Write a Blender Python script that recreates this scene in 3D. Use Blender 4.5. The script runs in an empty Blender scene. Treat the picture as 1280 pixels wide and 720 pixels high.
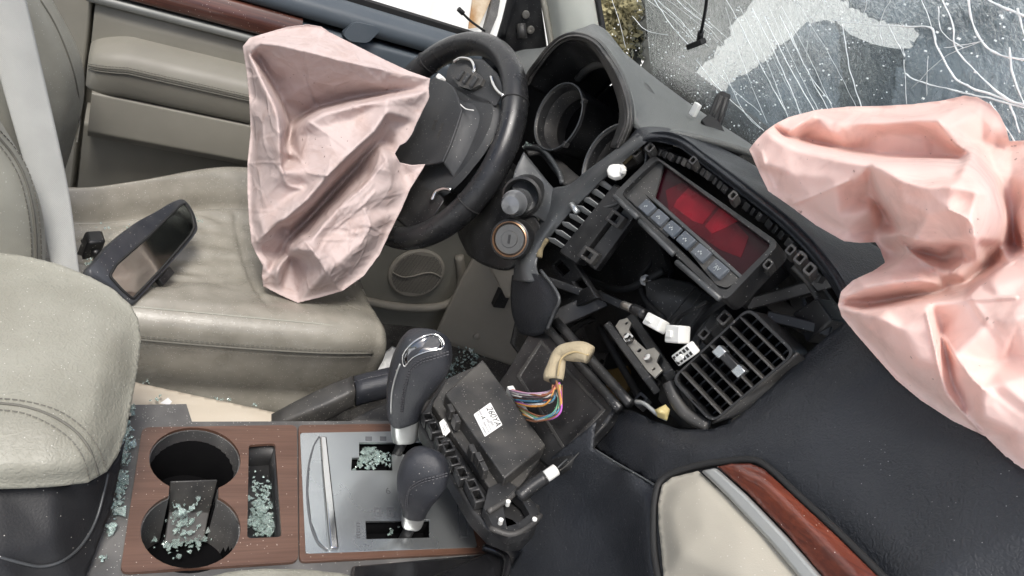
import bpy, bmesh, math, random
import numpy as np
from mathutils import Vector, Matrix, noise as mnoise
from mathutils.geometry import delaunay_2d_cdt, tessellate_polygon

# ------------------------------------------------------------------ camera, sky, sun, exposure
SC = bpy.context.scene
COL = SC.collection
CAM = Vector((-0.1001, -0.5391, 1.2251))
FPX = 950.0                                    # focal length in photograph pixels (1280 wide)
AX = Vector((0.87359, 0.114985, 0.472884))     # car forward, in camera axes (right, down, ahead)
AY = Vector((-0.32341, -0.588923, 0.740659))   # car left
AZ = Vector((0.363657, -0.799968, -0.47729))   # up
cam_data = bpy.data.cameras.new('camera')
cam = bpy.data.objects.new('camera', cam_data)
COL.objects.link(cam)
cam_data.sensor_fit = 'HORIZONTAL'
cam_data.sensor_width = 36.0
cam_data.lens = FPX / 1280 * 36
cam_data.clip_start = 0.02
cam_data.clip_end = 500
rot = Matrix(((AX.x, -AX.y, -AX.z), (AY.x, -AY.y, -AY.z), (AZ.x, -AZ.y, -AZ.z)))
cam.matrix_world = Matrix.Translation(CAM) @ rot.to_4x4()
SC.camera = cam

world = bpy.data.worlds.new('World')
SC.world = world
world.use_nodes = True
wn = world.node_tree.nodes
wl = world.node_tree.links
sky = wn.new('ShaderNodeTexSky')
sky.sky_type = 'NISHITA'
sky.sun_disc = False
SUN_DIR = Vector((-0.19, -0.37, 0.82)).normalized()     # towards the sun: high over the passenger side, a little behind
sky.sun_elevation = math.asin(SUN_DIR.z)
sky.sun_rotation = math.atan2(SUN_DIR.x, SUN_DIR.y)
sky.air_density = 1.0
sky.dust_density = 4.0
sky.ozone_density = 1.0
bg = wn['Background']
bg.inputs['Strength'].default_value = 0.105
wl.new(sky.outputs[0], bg.inputs[0])
sun_data = bpy.data.lights.new('sun', 'SUN')
sun_data.energy = 2.4
sun_data.angle = math.radians(20)
sun_data.color = (1.0, 0.975, 0.94)
sun = bpy.data.objects.new('sun', sun_data)
COL.objects.link(sun)
sun.rotation_euler = SUN_DIR.to_track_quat('Z', 'Y').to_euler()
SC.view_settings.view_transform = 'Standard'
SC.view_settings.look = 'None'
SC.view_settings.gamma = 1.0
SC.view_settings.use_curve_mapping = False
SC.view_settings.exposure = 0.55
SC.cycles.use_denoising = True
SC.cycles.use_adaptive_sampling = True
SC.cycles.adaptive_threshold = 0.025
SC.cycles.max_bounces = 7
SC.cycles.transparent_max_bounces = 16
random.seed(7)
RNG = np.random.RandomState(11)

# ------------------------------------------------------------------ finding places: a ray of the survey camera met with a plane of the car
def ray(px, py):
    v = Vector((px - 640.0, py - 360.0, FPX)).normalized()
    return Vector((AX.dot(v), AY.dot(v), AZ.dot(v)))
def hit(px, py, axis, val):
    r = ray(px, py)
    return CAM + r * ((val - CAM[axis]) / r[axis])
def aX(px, py, v): return hit(px, py, 0, v)
def aY(px, py, v): return hit(px, py, 1, v)
def aZ(px, py, v): return hit(px, py, 2, v)
def aD(px, py, d): return CAM + ray(px, py) * d
class Plane:
    def __init__(s, p, n):
        s.p = Vector(p); s.n = Vector(n).normalized()
        if s.n.dot(CAM - s.p) < 0: s.n = -s.n
    def __call__(s, px, py, h=0.0):
        r = ray(px, py); p = s.p + s.n * h
        return CAM + r * ((p - CAM).dot(s.n) / r.dot(s.n))
    def poly(s, pts, h=0.0): return [s(a, b, h) for a, b in pts]
def plane3(a, b, c): return Plane(a, (b - a).cross(c - a))

# ------------------------------------------------------------------ scene objects
def put(o, parent=None):
    COL.objects.link(o)
    if parent is not None: o.parent = parent
    return o
def tag(o, label=None, cat=None, group=None, kind=None):
    if label: o['label'] = label
    if cat: o['category'] = cat
    if group: o['group'] = group
    if kind: o['kind'] = kind
    return o
def thing(name, label, cat, group=None):
    o = bpy.data.objects.new(name, None)
    o.empty_display_size = 0.03
    return tag(put(o), label, cat, group)
def mesh(name, verts, faces, mat, parent=None, smooth=False, bevel=0, seg=2, solid=0, soff=-1, sub=0, sharp=None):
    me = bpy.data.meshes.new(name)
    me.from_pydata([tuple(v) for v in verts], [], [tuple(f) for f in faces])
    me.validate()
    bm = bmesh.new(); bm.from_mesh(me)
    bmesh.ops.recalc_face_normals(bm, faces=bm.faces)
    bm.to_mesh(me); bm.free()
    me.materials.append(mat)
    o = put(bpy.data.objects.new(name, me), parent)
    if solid:
        m = o.modifiers.new('solid', 'SOLIDIFY'); m.thickness = solid; m.offset = soff
    if bevel:
        m = o.modifiers.new('bevel', 'BEVEL'); m.width = bevel; m.segments = seg; m.limit_method = 'ANGLE'; m.angle_limit = math.radians(20)
        m.harden_normals = False
    if sub:
        m = o.modifiers.new('sub', 'SUBSURF'); m.levels = sub; m.render_levels = sub
    if smooth or bevel:
        for p in me.polygons: p.use_smooth = True
    if bevel or sharp:
        me.set_sharp_from_angle(angle=math.radians(sharp or 40))
    return o
def toward_cam(pts):                      # a plane's normal, turned to the viewer's side
    n = Vector((0, 0, 0))
    for i in range(len(pts)):
        a, b = pts[i], pts[(i + 1) % len(pts)]
        n += a.cross(b)
    n.normalize()
    if n.dot(CAM - pts[0]) < 0: n = -n
    return n
def slab_geo(outer, holes, back):
    """flat plate: outer and holes are lists of points, back is the vector through its thickness"""
    loops = [outer] + list(holes)
    flat = [p for l in loops for p in l]
    n = len(flat)
    tris = tessellate_polygon(loops)
    V = [p for p in flat] + [p + back for p in flat]
    F = [t for t in tris] + [tuple(n + i for i in reversed(t)) for t in tris]
    k = 0
    for l in loops:
        m = len(l)
        for i in range(m):
            a, b = k + i, k + (i + 1) % m
            F.append((a, b, n + b, n + a))
        k += m
    return V, F
def slab(name, outer, mat, parent=None, thick=0.004, holes=(), bevel=0.0008, back=None, **kw):
    if back is None: back = -toward_cam(outer) * thick
    V, F = slab_geo(outer, holes, back)
    return mesh(name, V, F, mat, parent, bevel=bevel, **kw)
def rounded(pts, r, k=4):                 # round the corners of a polygon given as tuples or Vectors
    P = [Vector(p) for p in pts]; out = []
    n = len(P)
    for i in range(n):
        a, b, c = P[i - 1], P[i], P[(i + 1) % n]
        ra = min(r, (a - b).length * .45); rc = min(r, (c - b).length * .45)
        s = b + (a - b).normalized() * ra; e = b + (c - b).normalized() * rc
        for j in range(k + 1):
            t = j / k
            out.append(s * (1 - t) ** 2 + b * 2 * t * (1 - t) + e * t * t)
    return out
def box_geo(c, u, v, w):
    """c centre; u, v, w half-extent vectors"""
    V = [c + u * a + v * b + w * d for a in (-1, 1) for b in (-1, 1) for d in (-1, 1)]
    F = [(0, 1, 3, 2), (4, 6, 7, 5), (0, 4, 5, 1), (2, 3, 7, 6), (0, 2, 6, 4), (1, 5, 7, 3)]
    return V, F
def box(name, c, u, v, w, mat, parent=None, bevel=0.001, **kw):
    V, F = box_geo(Vector(c), Vector(u), Vector(v), Vector(w))
    return mesh(name, V, F, mat, parent, bevel=bevel, **kw)
class Geo:                                # collects geometry for one part
    def __init__(s): s.V = []; s.F = []
    def add(s, vf):
        n = len(s.V); s.V += list(vf[0]); s.F += [tuple(n + i for i in f) for f in vf[1]]; return s
    def build(s, name, mat, parent=None, **kw): return mesh(name, s.V, s.F, mat, parent, **kw)
def catmull(pts, n, closed=False):
    P = [Vector(p) for p in pts]; m = len(P)
    if m < 3 and not closed:
        return [P[0].lerp(P[-1], i / max(1, n - 1)) for i in range(n)]
    out = []
    segs = m if closed else m - 1
    for i in range(n):
        t = i / n * segs if closed else i / (n - 1) * segs
        k = min(int(t), segs - 1); f = t - k
        if closed: a, b, c, d = P[(k - 1) % m], P[k % m], P[(k + 1) % m], P[(k + 2) % m]
        else:
            b, c = P[k], P[k + 1]
            a = P[k - 1] if k else b * 2 - c
            d = P[k + 2] if k + 2 < m else c * 2 - b
        out.append(((b * 2) + (c - a) * f + (a * 2 - b * 5 + c * 4 - d) * f * f + (b * 3 - a - c * 3 + d) * f ** 3) * .5)
    return out
def jag(pts, amp, step, seed):            # roughen a torn outline
    r = random.Random(seed); out = []
    for i in range(len(pts)):
        a, b = pts[i], pts[(i + 1) % len(pts)]; n = max(1, int(math.hypot(b[0] - a[0], b[1] - a[1]) / step))
        for k in range(n):
            t = k / n; j = amp if k else amp * .3
            out.append((a[0] + (b[0] - a[0]) * t + r.gauss(0, j), a[1] + (b[1] - a[1]) * t + r.gauss(0, j), *([a[2]] if len(a) > 2 else [])))
    return out
def patch(name, rows, nu, nv, mat, parent=None, solid=0.004, fn=None, smooth=True, **kw):
    """smooth sheet through a grid of points; solid gives it thickness away from the viewer"""
    R = [catmull(r, nu) for r in rows]
    cols = [catmull([R[j][i] for j in range(len(R))], nv) for i in range(nu)]
    V = [cols[i][j] for j in range(nv) for i in range(nu)]
    if fn: V = [fn(v, i % nu / (nu - 1), i // nu / (nv - 1)) for i, v in enumerate(V)]
    F = [(j * nu + i, j * nu + i + 1, (j + 1) * nu + i + 1, (j + 1) * nu + i) for j in range(nv - 1) for i in range(nu - 1)]
    # make the visible side the front
    s = Vector((0, 0, 0)); 
    for f in F:
        a, b, c = V[f[0]], V[f[1]], V[f[2]]
        s += (b - a).cross(c - a) * (1 if True else 0)
    d = sum(((V[f[1]] - V[f[0]]).cross(V[f[2]] - V[f[0]]).dot(CAM - V[f[0]]) for f in F))
    if d < 0: F = [tuple(reversed(f)) for f in F]
    me = bpy.data.meshes.new(name); me.from_pydata([tuple(v) for v in V], [], F)
    me.materials.append(mat)
    o = put(bpy.data.objects.new(name, me), parent)
    if solid:
        m = o.modifiers.new('solid', 'SOLIDIFY'); m.thickness = solid; m.offset = -1
    for p in me.polygons: p.use_smooth = smooth
    me.set_sharp_from_angle(angle=math.radians(kw.get('sharp', 60)))
    return o
def tube_geo(path, r, sides=8, closed=False, caps=True):
    P = [Vector(p) for p in path]; n = len(P)
    rr = r if callable(r) else (lambda t: r)
    V, F = [], []
    up = None
    for i in range(n):
        a = P[i - 1] if (i or closed) else P[i]
        b = P[(i + 1) % n] if (i < n - 1 or closed) else P[i]
        t = (b - a).normalized()
        if up is None:
            up = Vector((0, 0, 1)) if abs(t.z) < .9 else Vector((1, 0, 0))
        u = (up - t * up.dot(t)).normalized(); up = u
        w = t.cross(u)
        q = rr(i / max(1, n - 1))
        q1, q2 = q if isinstance(q, tuple) else (q, q)
        for k in range(sides):
            ang = 2 * math.pi * k / sides
            V.append(P[i] + u * (q1 * math.cos(ang)) + w * (q2 * math.sin(ang)))
    m = n if closed else n - 1
    for i in range(m):
        for k in range(sides):
            a = i * sides + k; b = i * sides + (k + 1) % sides
            c = ((i + 1) % n) * sides + (k + 1) % sides; d = ((i + 1) % n) * sides + k
            F.append((a, b, c, d))
    if caps and not closed:
        F.append(tuple(reversed(range(sides)))); F.append(tuple((n - 1) * sides + k for k in range(sides)))
    return V, F
def tube(name, path, r, mat, parent=None, sides=8, n=None, closed=False, **kw):
    p = catmull(path, n, closed) if n else path
    V, F = tube_geo(p, r, sides, closed)
    return mesh(name, V, F, mat, parent, smooth=True, **kw)
def loft_geo(secs):
    n = len(secs[0]); V = [p for s in secs for p in s]; F = []
    for i in range(len(secs) - 1):
        for k in range(n):
            a, b = i * n + k, i * n + (k + 1) % n
            F.append((a, b, b + n, a + n))
    F.append(tuple(reversed(range(n)))); F.append(tuple((len(secs) - 1) * n + k for k in range(n)))
    return V, F
def sec(c, u, v, a, b, e=2.6, n=28):      # superellipse cross-section
    out = []
    for k in range(n):
        t = 2 * math.pi * k / n; ct, st = math.cos(t), math.sin(t)
        out.append(Vector(c) + u * (a * math.copysign(abs(ct) ** (2 / e), ct)) + v * (b * math.copysign(abs(st) ** (2 / e), st)))
    return out
def lathe_geo(c, axis, prof, n=32):
    """prof: (radius, height along axis)"""
    axis = Vector(axis).normalized()
    u = axis.orthogonal().normalized(); w = axis.cross(u)
    V, F = [], []
    for r, h in prof:
        for k in range(n):
            t = 2 * math.pi * k / n
            V.append(Vector(c) + axis * h + (u * math.cos(t) + w * math.sin(t)) * r)
    for i in range(len(prof) - 1):
        for k in range(n):
            a, b = i * n + k, i * n + (k + 1) % n
            F.append((a, b, b + n, a + n))
    return V, F
def lathe(name, c, axis, prof, mat, parent=None, n=32, ring=False, **kw):
    V, F = lathe_geo(c, axis, prof, n)
    if ring:
        k = (len(prof) - 1) * n
        F += [(k + i, k + (i + 1) % n, (i + 1) % n, i) for i in range(n)]
        return mesh(name, V, F, mat, parent, smooth=True, sharp=35, **kw)
    if prof[0][0] > 1e-5: F.append(tuple(reversed(range(n))))
    if prof[-1][0] > 1e-5: F.append(tuple((len(prof) - 1) * n + k for k in range(n)))
    return mesh(name, V, F, mat, parent, smooth=True, sharp=35, **kw)
def stitches(name, path, mat, parent, nrm, pitch=0.0055, ln=0.0038, wd=0.0009, ht=0.0008, lift=0.0006):
    """a run of thread stitches along a seam, one mesh"""
    P = catmull(path, max(20, len(path) * 24))
    acc = 0; g = Geo(); nxt = 0
    for i in range(1, len(P)):
        d = (P[i] - P[i - 1]); L = d.length
        if L < 1e-7: continue
        while nxt < acc + L:
            p = P[i - 1] + d * ((nxt - acc) / L)
            t = d.normalized(); n = nrm(p) if callable(nrm) else nrm
            s = t.cross(n).normalized(); n = s.cross(t)
            g.add(box_geo(p + n * lift, t * (ln / 2), s * (wd / 2), n * (ht / 2)))
            nxt += pitch
        acc += L
    return tag(g.build(name, mat, parent), kind='stuff')
def text(name, s, p, right, up, size, mat, parent, ext=0.0002, align='CENTER'):
    cu = bpy.data.curves.new(name, 'FONT'); cu.body = s; cu.size = size; cu.extrude = ext
    cu.align_x = align; cu.align_y = 'CENTER'
    cu.materials.append(mat)
    tmp = bpy.data.objects.new(name, cu); COL.objects.link(tmp)
    dg = bpy.context.evaluated_depsgraph_get()
    me = bpy.data.meshes.new_from_object(tmp.evaluated_get(dg))
    bpy.data.objects.remove(tmp)
    me.materials.clear(); me.materials.append(mat)
    o = bpy.data.objects.new(name, me)
    r = Vector(right).normalized(); n = r.cross(Vector(up)).normalized(); u = n.cross(r)
    me.transform(Matrix(((r.x, u.x, n.x, p.x), (r.y, u.y, n.y, p.y), (r.z, u.z, n.z, p.z), (0, 0, 0, 1))))
    return put(o, parent)

def relief(name, outline, lines, mat, parent, step=3.0, iters=3, thick=0.03, creases=(), edge=28.0, seed=3, extra=None, gain=1.0, folds=()):
    """a crumpled closed cloth body: (px, py, distance) outline and fold lines, densely triangulated; the front carries the folds, the back bellies away"""
    rng = np.random.RandomState(seed)
    V2, D, E = [], [], []
    n0 = len(outline)
    for a, b, d in outline: V2.append(Vector((a, b))); D.append(d)
    E += [(i, (i + 1) % n0) for i in range(n0)]
    for l in lines:
        k = len(V2)
        for a, b, d in l: V2.append(Vector((a, b))); D.append(d)
        E += [(k + i, k + i + 1) for i in range(len(l) - 1)]
    v, e, f, ov, oe, of = delaunay_2d_cdt(V2, E, [list(range(n0))], 1, 1e-4)
    dv = np.full(len(v), np.nan)
    for i, o in enumerate(ov):
        if o: dv[i] = D[o[0]]
    for _ in range(4):
        for i in np.where(np.isnan(dv))[0]:
            ws = [(1 / ((v[i] - v[a + b - i]).length + 1e-6), dv[a + b - i]) for a, b in e if i in (a, b) and not np.isnan(dv[a + b - i])]
            if ws: dv[i] = sum(w * x for w, x in ws) / sum(w for w, x in ws)
    tri = []
    for t in f:
        for k in range(1, len(t) - 1): tri.append((t[0], t[k], t[k + 1]))
    vv = np.array([tuple(p) for p in v])
    # dense set
    op = []
    for i in range(n0):
        a, b = np.array(outline[i][:2]), np.array(outline[(i + 1) % n0][:2])
        m = max(1, int(np.hypot(*(b - a)) / step))
        for k in range(m): op.append(a + (b - a) * k / m)
    op = np.array(op); nb = len(op)
    lo, hi = op.min(0), op.max(0)
    gx, gy = np.meshgrid(np.arange(lo[0], hi[0], step), np.arange(lo[1], hi[1], step * .866))
    gx[1::2] += step / 2
    g = np.stack([gx.ravel(), gy.ravel()], 1)
    ins = np.zeros(len(g), bool)
    for i in range(nb):
        a, b = op[i], op[(i + 1) % nb]
        c = (a[1] > g[:, 1]) != (b[1] > g[:, 1])
        with np.errstate(divide='ignore', invalid='ignore'):
            xs = (b[0] - a[0]) * (g[:, 1] - a[1]) / (b[1] - a[1] + 1e-12) + a[0]
        ins ^= c & (g[:, 0] < xs)
    g = g[ins]
    de = np.full(len(g), 1e9)
    for i in range(nb): de = np.minimum(de, np.hypot(*(g - op[i]).T))
    g = g[de > step * .55]; de = de[de > step * .55]
    pts = np.concatenate([op, g])
    w2, e2, f2, ov2, _, _ = delaunay_2d_cdt([Vector(p) for p in pts], [(i, (i + 1) % nb) for i in range(nb)], [list(range(nb))], 1, 1e-6)
    P = np.array([tuple(p) for p in w2]); N = len(P)
    d = np.full(N, np.nan)
    for a, b, c in tri:
        A, B, Cc = vv[a], vv[b], vv[c]
        den = (B[1] - Cc[1]) * (A[0] - Cc[0]) + (Cc[0] - B[0]) * (A[1] - Cc[1])
        if abs(den) < 1e-9: continue
        l1 = ((B[1] - Cc[1]) * (P[:, 0] - Cc[0]) + (Cc[0] - B[0]) * (P[:, 1] - Cc[1])) / den
        l2 = ((Cc[1] - A[1]) * (P[:, 0] - Cc[0]) + (A[0] - Cc[0]) * (P[:, 1] - Cc[1])) / den
        l3 = 1 - l1 - l2
        m = (l1 > -.002) & (l2 > -.002) & (l3 > -.002)
        d[m] = l1[m] * dv[a] + l2[m] * dv[b] + l3[m] * dv[c]
    bad = np.where(np.isnan(d))[0]
    ok = np.where(~np.isnan(d))[0]
    for i in bad: d[i] = d[ok[np.argmin(((P[ok] - P[i]) ** 2).sum(1))]]
    faces = []
    for t in f2:
        for k in range(1, len(t) - 1): faces.append((t[0], t[k], t[k + 1]))
    fa = np.array(faces)
    ed = np.unique(np.sort(np.concatenate([fa[:, [0, 1]], fa[:, [1, 2]], fa[:, [2, 0]]]), 1), axis=0)
    deg = np.zeros(N); np.add.at(deg, ed[:, 0], 1); np.add.at(deg, ed[:, 1], 1)
    for _ in range(iters):
        s = np.zeros(N); np.add.at(s, ed[:, 0], d[ed[:, 1]]); np.add.at(s, ed[:, 1], d[ed[:, 0]])
        d = d * .45 + .55 * s / np.maximum(deg, 1)
    dist = np.full(N, 1e9)
    for i in range(nb): dist = np.minimum(dist, np.hypot(*(P - op[i]).T))
    if gain != 1.0:
        ds = d.copy()
        for _ in range(int(2200 / step ** 2)):
            s = np.zeros(N); np.add.at(s, ed[:, 0], ds[ed[:, 1]]); np.add.at(s, ed[:, 1], ds[ed[:, 0]])
            ds = ds * .3 + .7 * s / np.maximum(deg, 1)
        d = ds + (d - ds) * (1 + (gain - 1) * np.minimum(1, dist / 14))
    for pl_, wd, amp in folds:
        q = catmull([(a, b, 0) for a, b in pl_], 6 * len(pl_))
        best = np.full(N, 1e9)
        for i in range(len(q) - 1):
            a = np.array(q[i][:2]); b = np.array(q[i + 1][:2]); ab = b - a
            t = np.clip(((P - a) @ ab) / (ab @ ab + 1e-9), 0, 1)
            best = np.minimum(best, np.hypot(*(P - a - t[:, None] * ab).T))
        d = d - amp * np.exp(-(best / wd) ** 2) * np.minimum(1, dist / 4)
    for cx, cy, ang, ln, wd, amp in creases:
        u = np.array([math.cos(ang), math.sin(ang)]); q = P - (cx, cy)
        a = q @ u; b = q @ np.array([-u[1], u[0]])
        b = b + 2.0 * np.sin(a / max(ln, 1) * 3 + cx)
        fade = np.exp(-(a / ln) ** 2) * np.minimum(1, dist / 8)
        d = d - amp * fade * (np.exp(-(b / wd) ** 2) - .55 * np.exp(-((b - 1.6 * wd) / wd) ** 2))
    if extra: d = extra(P, d, dist)
    back = d + .004 + thick * (1 - np.exp(-dist / edge))
    isb = np.zeros(N, bool); isb[:nb] = True
    front3 = [aD(P[i, 0], P[i, 1], d[i]) for i in range(N)]
    VV = list(front3); bi = {}
    for i in range(N):
        if dist[i] < 1e-3: bi[i] = i
        else: bi[i] = len(VV); VV.append(aD(P[i, 0], P[i, 1], back[i]))
    FF = [tuple(t) for t in fa] + [tuple(bi[int(i)] for i in reversed(t)) for t in fa]
    FF = [t for t in FF if len(set(t)) == 3]
    o = mesh(name, VV, FF, mat, parent, smooth=True)
    m = o.modifiers.new('smooth', 'SMOOTH'); m.factor = .5; m.iterations = 1
    return o
def random_creases(n, box4, seed, ln=(12, 45), wd=(1.6, 4.0), amp=(.0006, .0022), ang=None):
    r = np.random.RandomState(seed); out = []
    for _ in range(n):
        a = r.uniform(0, math.pi) if ang is None else r.normal(ang, .5)
        out.append((r.uniform(box4[0], box4[2]), r.uniform(box4[1], box4[3]), a, r.uniform(*ln), r.uniform(*wd), r.uniform(*amp) * r.choice([1, 1, -1])))
    return out

# ------------------------------------------------------------------ materials
def mat(name, col, rough=.5, metal=0, spec=.5, bump=None, var=None, dust=0, dustcol=(.55, .53, .48), coat=0, sheen=0, trans=0, dustscale=420):
    m = bpy.data.materials.new(name); m.use_nodes = True
    nt = m.node_tree; N = nt.nodes; L = nt.links
    b = N['Principled BSDF']
    b.inputs['Base Color'].default_value = (*col, 1)
    b.inputs['Roughness'].default_value = rough
    b.inputs['Metallic'].default_value = metal
    b.inputs['Specular IOR Level'].default_value = spec
    if coat: b.inputs['Coat Weight'].default_value = coat; b.inputs['Coat Roughness'].default_value = .08 if rough > .3 or coat > .25 else .2
    if sheen: b.inputs['Sheen Weight'].default_value = sheen
    if trans: b.inputs['Transmission Weight'].default_value = trans
    tc = N.new('ShaderNodeNewGeometry')
    src = None
    if var:                                      # (scale, amount, colour2)
        n = N.new('ShaderNodeTexNoise'); n.inputs['Scale'].default_value = var[0]; n.inputs['Detail'].default_value = 6
        L.new(tc.outputs['Position'], n.inputs['Vector'])
        r = N.new('ShaderNodeMapRange'); r.inputs[1].default_value = .38; r.inputs[2].default_value = .68
        r.inputs[3].default_value = 0; r.inputs[4].default_value = var[1]
        L.new(n.outputs[0], r.inputs[0])
        mx = N.new('ShaderNodeMixRGB'); mx.inputs[1].default_value = (*col, 1); mx.inputs[2].default_value = (*var[2], 1)
        L.new(r.outputs[0], mx.inputs[0]); src = mx.outputs[0]
        r2 = N.new('ShaderNodeMapRange'); r2.inputs[1].default_value = .3; r2.inputs[2].default_value = .7
        r2.inputs[3].default_value = max(.03, rough - .08); r2.inputs[4].default_value = min(1, rough + .10)
        L.new(n.outputs[0], r2.inputs[0]); L.new(r2.outputs[0], b.inputs['Roughness'])
    if dust:                                     # fine grit and dust settled on everything
        v = N.new('ShaderNodeTexVoronoi'); v.inputs['Scale'].default_value = dustscale; v.feature = 'F1'
        L.new(tc.outputs['Position'], v.inputs['Vector'])
        lt = N.new('ShaderNodeMath'); lt.operation = 'LESS_THAN'; lt.inputs[1].default_value = .17
        L.new(v.outputs['Distance'], lt.inputs[0])
        n2 = N.new('ShaderNodeTexNoise'); n2.inputs['Scale'].default_value = 23; L.new(tc.outputs['Position'], n2.inputs['Vector'])
        sp = N.new('ShaderNodeSeparateColor'); L.new(v.outputs['Color'], sp.inputs[0])
        g1 = N.new('ShaderNodeMath'); g1.operation = 'GREATER_THAN'; g1.inputs[1].default_value = 1 - .42 * dust
        L.new(sp.outputs[0], g1.inputs[0])
        mu = N.new('ShaderNodeMath'); mu.operation = 'MULTIPLY'; L.new(lt.outputs[0], mu.inputs[0]); L.new(g1.outputs[0], mu.inputs[1])
        film = N.new('ShaderNodeMapRange'); film.inputs[1].default_value = .42; film.inputs[2].default_value = .75; film.inputs[4].default_value = .16 * dust
        L.new(n2.outputs[0], film.inputs[0])
        ad = N.new('ShaderNodeMath'); ad.operation = 'MAXIMUM'; L.new(mu.outputs[0], ad.inputs[0]); L.new(film.outputs[0], ad.inputs[1])
        mx = N.new('ShaderNodeMixRGB'); mx.inputs[2].default_value = (*dustcol, 1)
        if src: L.new(src, mx.inputs[1])
        else: mx.inputs[1].default_value = (*col, 1)
        L.new(ad.outputs[0], mx.inputs[0]); src = mx.outputs[0]
    if src: L.new(src, b.inputs['Base Color'])
    if bump:                                     # (kind, scale, strength)
        if bump[0] == 'leather':
            t = N.new('ShaderNodeTexVoronoi'); t.feature = 'SMOOTH_F1'; t.inputs['Scale'].default_value = bump[1]; out = t.outputs['Distance']
            t2 = N.new('ShaderNodeTexNoise'); t2.inputs['Scale'].default_value = bump[1] * .33; t2.inputs['Detail'].default_value = 5
            dm = N.new('ShaderNodeVectorMath'); dm.operation = 'MULTIPLY_ADD'
            L.new(tc.outputs['Position'], t2.inputs['Vector'])
            sc = N.new('ShaderNodeVectorMath'); sc.operation = 'SCALE'; sc.inputs['Scale'].default_value = .012
            L.new(t2.outputs['Color'], sc.inputs[0])
            va = N.new('ShaderNodeVectorMath'); va.operation = 'ADD'
            L.new(tc.outputs['Position'], va.inputs[0]); L.new(sc.outputs[0], va.inputs[1]); L.new(va.outputs[0], t.inputs['Vector'])
            N.remove(dm)
        else:
            t = N.new('ShaderNodeTexNoise'); t.inputs['Scale'].default_value = bump[1]; t.inputs['Detail'].default_value = 4; out = t.outputs[0]
            L.new(tc.outputs['Position'], t.inputs['Vector'])
        bp = N.new('ShaderNodeBump'); bp.inputs['Strength'].default_value = bump[2]; bp.inputs['Distance'].default_value = .002
        L.new(out, bp.inputs['Height']); L.new(bp.outputs[0], b.inputs['Normal'])
    return m
def wood(name, axis, c1, c2, coat=.6):
    m = mat(name, c1, .38, coat=coat); N = m.node_tree.nodes; L = m.node_tree.links; b = N['Principled BSDF']
    g = N.new('ShaderNodeNewGeometry'); mp = N.new('ShaderNodeMapping')
    # stretch the grain along the axis
    a = Vector(axis).normalized(); q = a.rotation_difference(Vector((1, 0, 0))).to_euler()
    mp.inputs['Rotation'].default_value = q; mp.inputs['Scale'].default_value = (16, 420, 420); mp.vector_type = 'POINT'
    vr = N.new('ShaderNodeVectorRotate'); vr.rotation_type = 'EULER_XYZ'; vr.inputs['Rotation'].default_value = q
    L.new(g.outputs['Position'], vr.inputs['Vector'])
    mp.inputs['Rotation'].default_value = (0, 0, 0); L.new(vr.outputs[0], mp.inputs[0])
    n = N.new('ShaderNodeTexNoise'); n.inputs['Scale'].default_value = 1; n.inputs['Detail'].default_value = 5; n.inputs['Distortion'].default_value = .4
    L.new(mp.outputs[0], n.inputs['Vector'])
    mp2 = N.new('ShaderNodeMapping'); mp2.inputs['Scale'].default_value = (5, 45, 45); L.new(vr.outputs[0], mp2.inputs[0])
    n2 = N.new('ShaderNodeTexNoise'); n2.inputs['Detail'].default_value = 3; n2.inputs['Scale'].default_value = 1; L.new(mp2.outputs[0], n2.inputs['Vector'])
    ad = N.new('ShaderNodeMath'); ad.operation = 'ADD'; L.new(n.outputs[0], ad.inputs[0]); L.new(n2.outputs[0], ad.inputs[1])
    cr = N.new('ShaderNodeMapRange'); cr.inputs[1].default_value = .78; cr.inputs[2].default_value = 1.22; L.new(ad.outputs[0], cr.inputs[0])
    mx = N.new('ShaderNodeMixRGB'); mx.inputs[1].default_value = (*c1, 1); mx.inputs[2].default_value = (*c2, 1); L.new(cr.outputs[0], mx.inputs[0])
    v = N.new('ShaderNodeTexVoronoi'); v.inputs['Scale'].default_value = 330; L.new(g.outputs['Position'], v.inputs['Vector'])
    lt = N.new('ShaderNodeMath'); lt.operation = 'LESS_THAN'; lt.inputs[1].default_value = .13; L.new(v.outputs['Distance'], lt.inputs[0])
    sp = N.new('ShaderNodeSeparateColor'); L.new(v.outputs['Color'], sp.inputs[0])
    g1 = N.new('ShaderNodeMath'); g1.operation = 'GREATER_THAN'; g1.inputs[1].default_value = .8; L.new(sp.outputs[0], g1.inputs[0])
    mu = N.new('ShaderNodeMath'); mu.operation = 'MULTIPLY'; L.new(lt.outputs[0], mu.inputs[0]); L.new(g1.outputs[0], mu.inputs[1])
    m2 = N.new('ShaderNodeMixRGB'); m2.inputs[2].default_value = (.6, .52, .46, 1); L.new(mx.outputs[0], m2.inputs[1]); L.new(mu.outputs[0], m2.inputs[0])
    L.new(m2.outputs[0], b.inputs['Base Color'])
    return m
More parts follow.
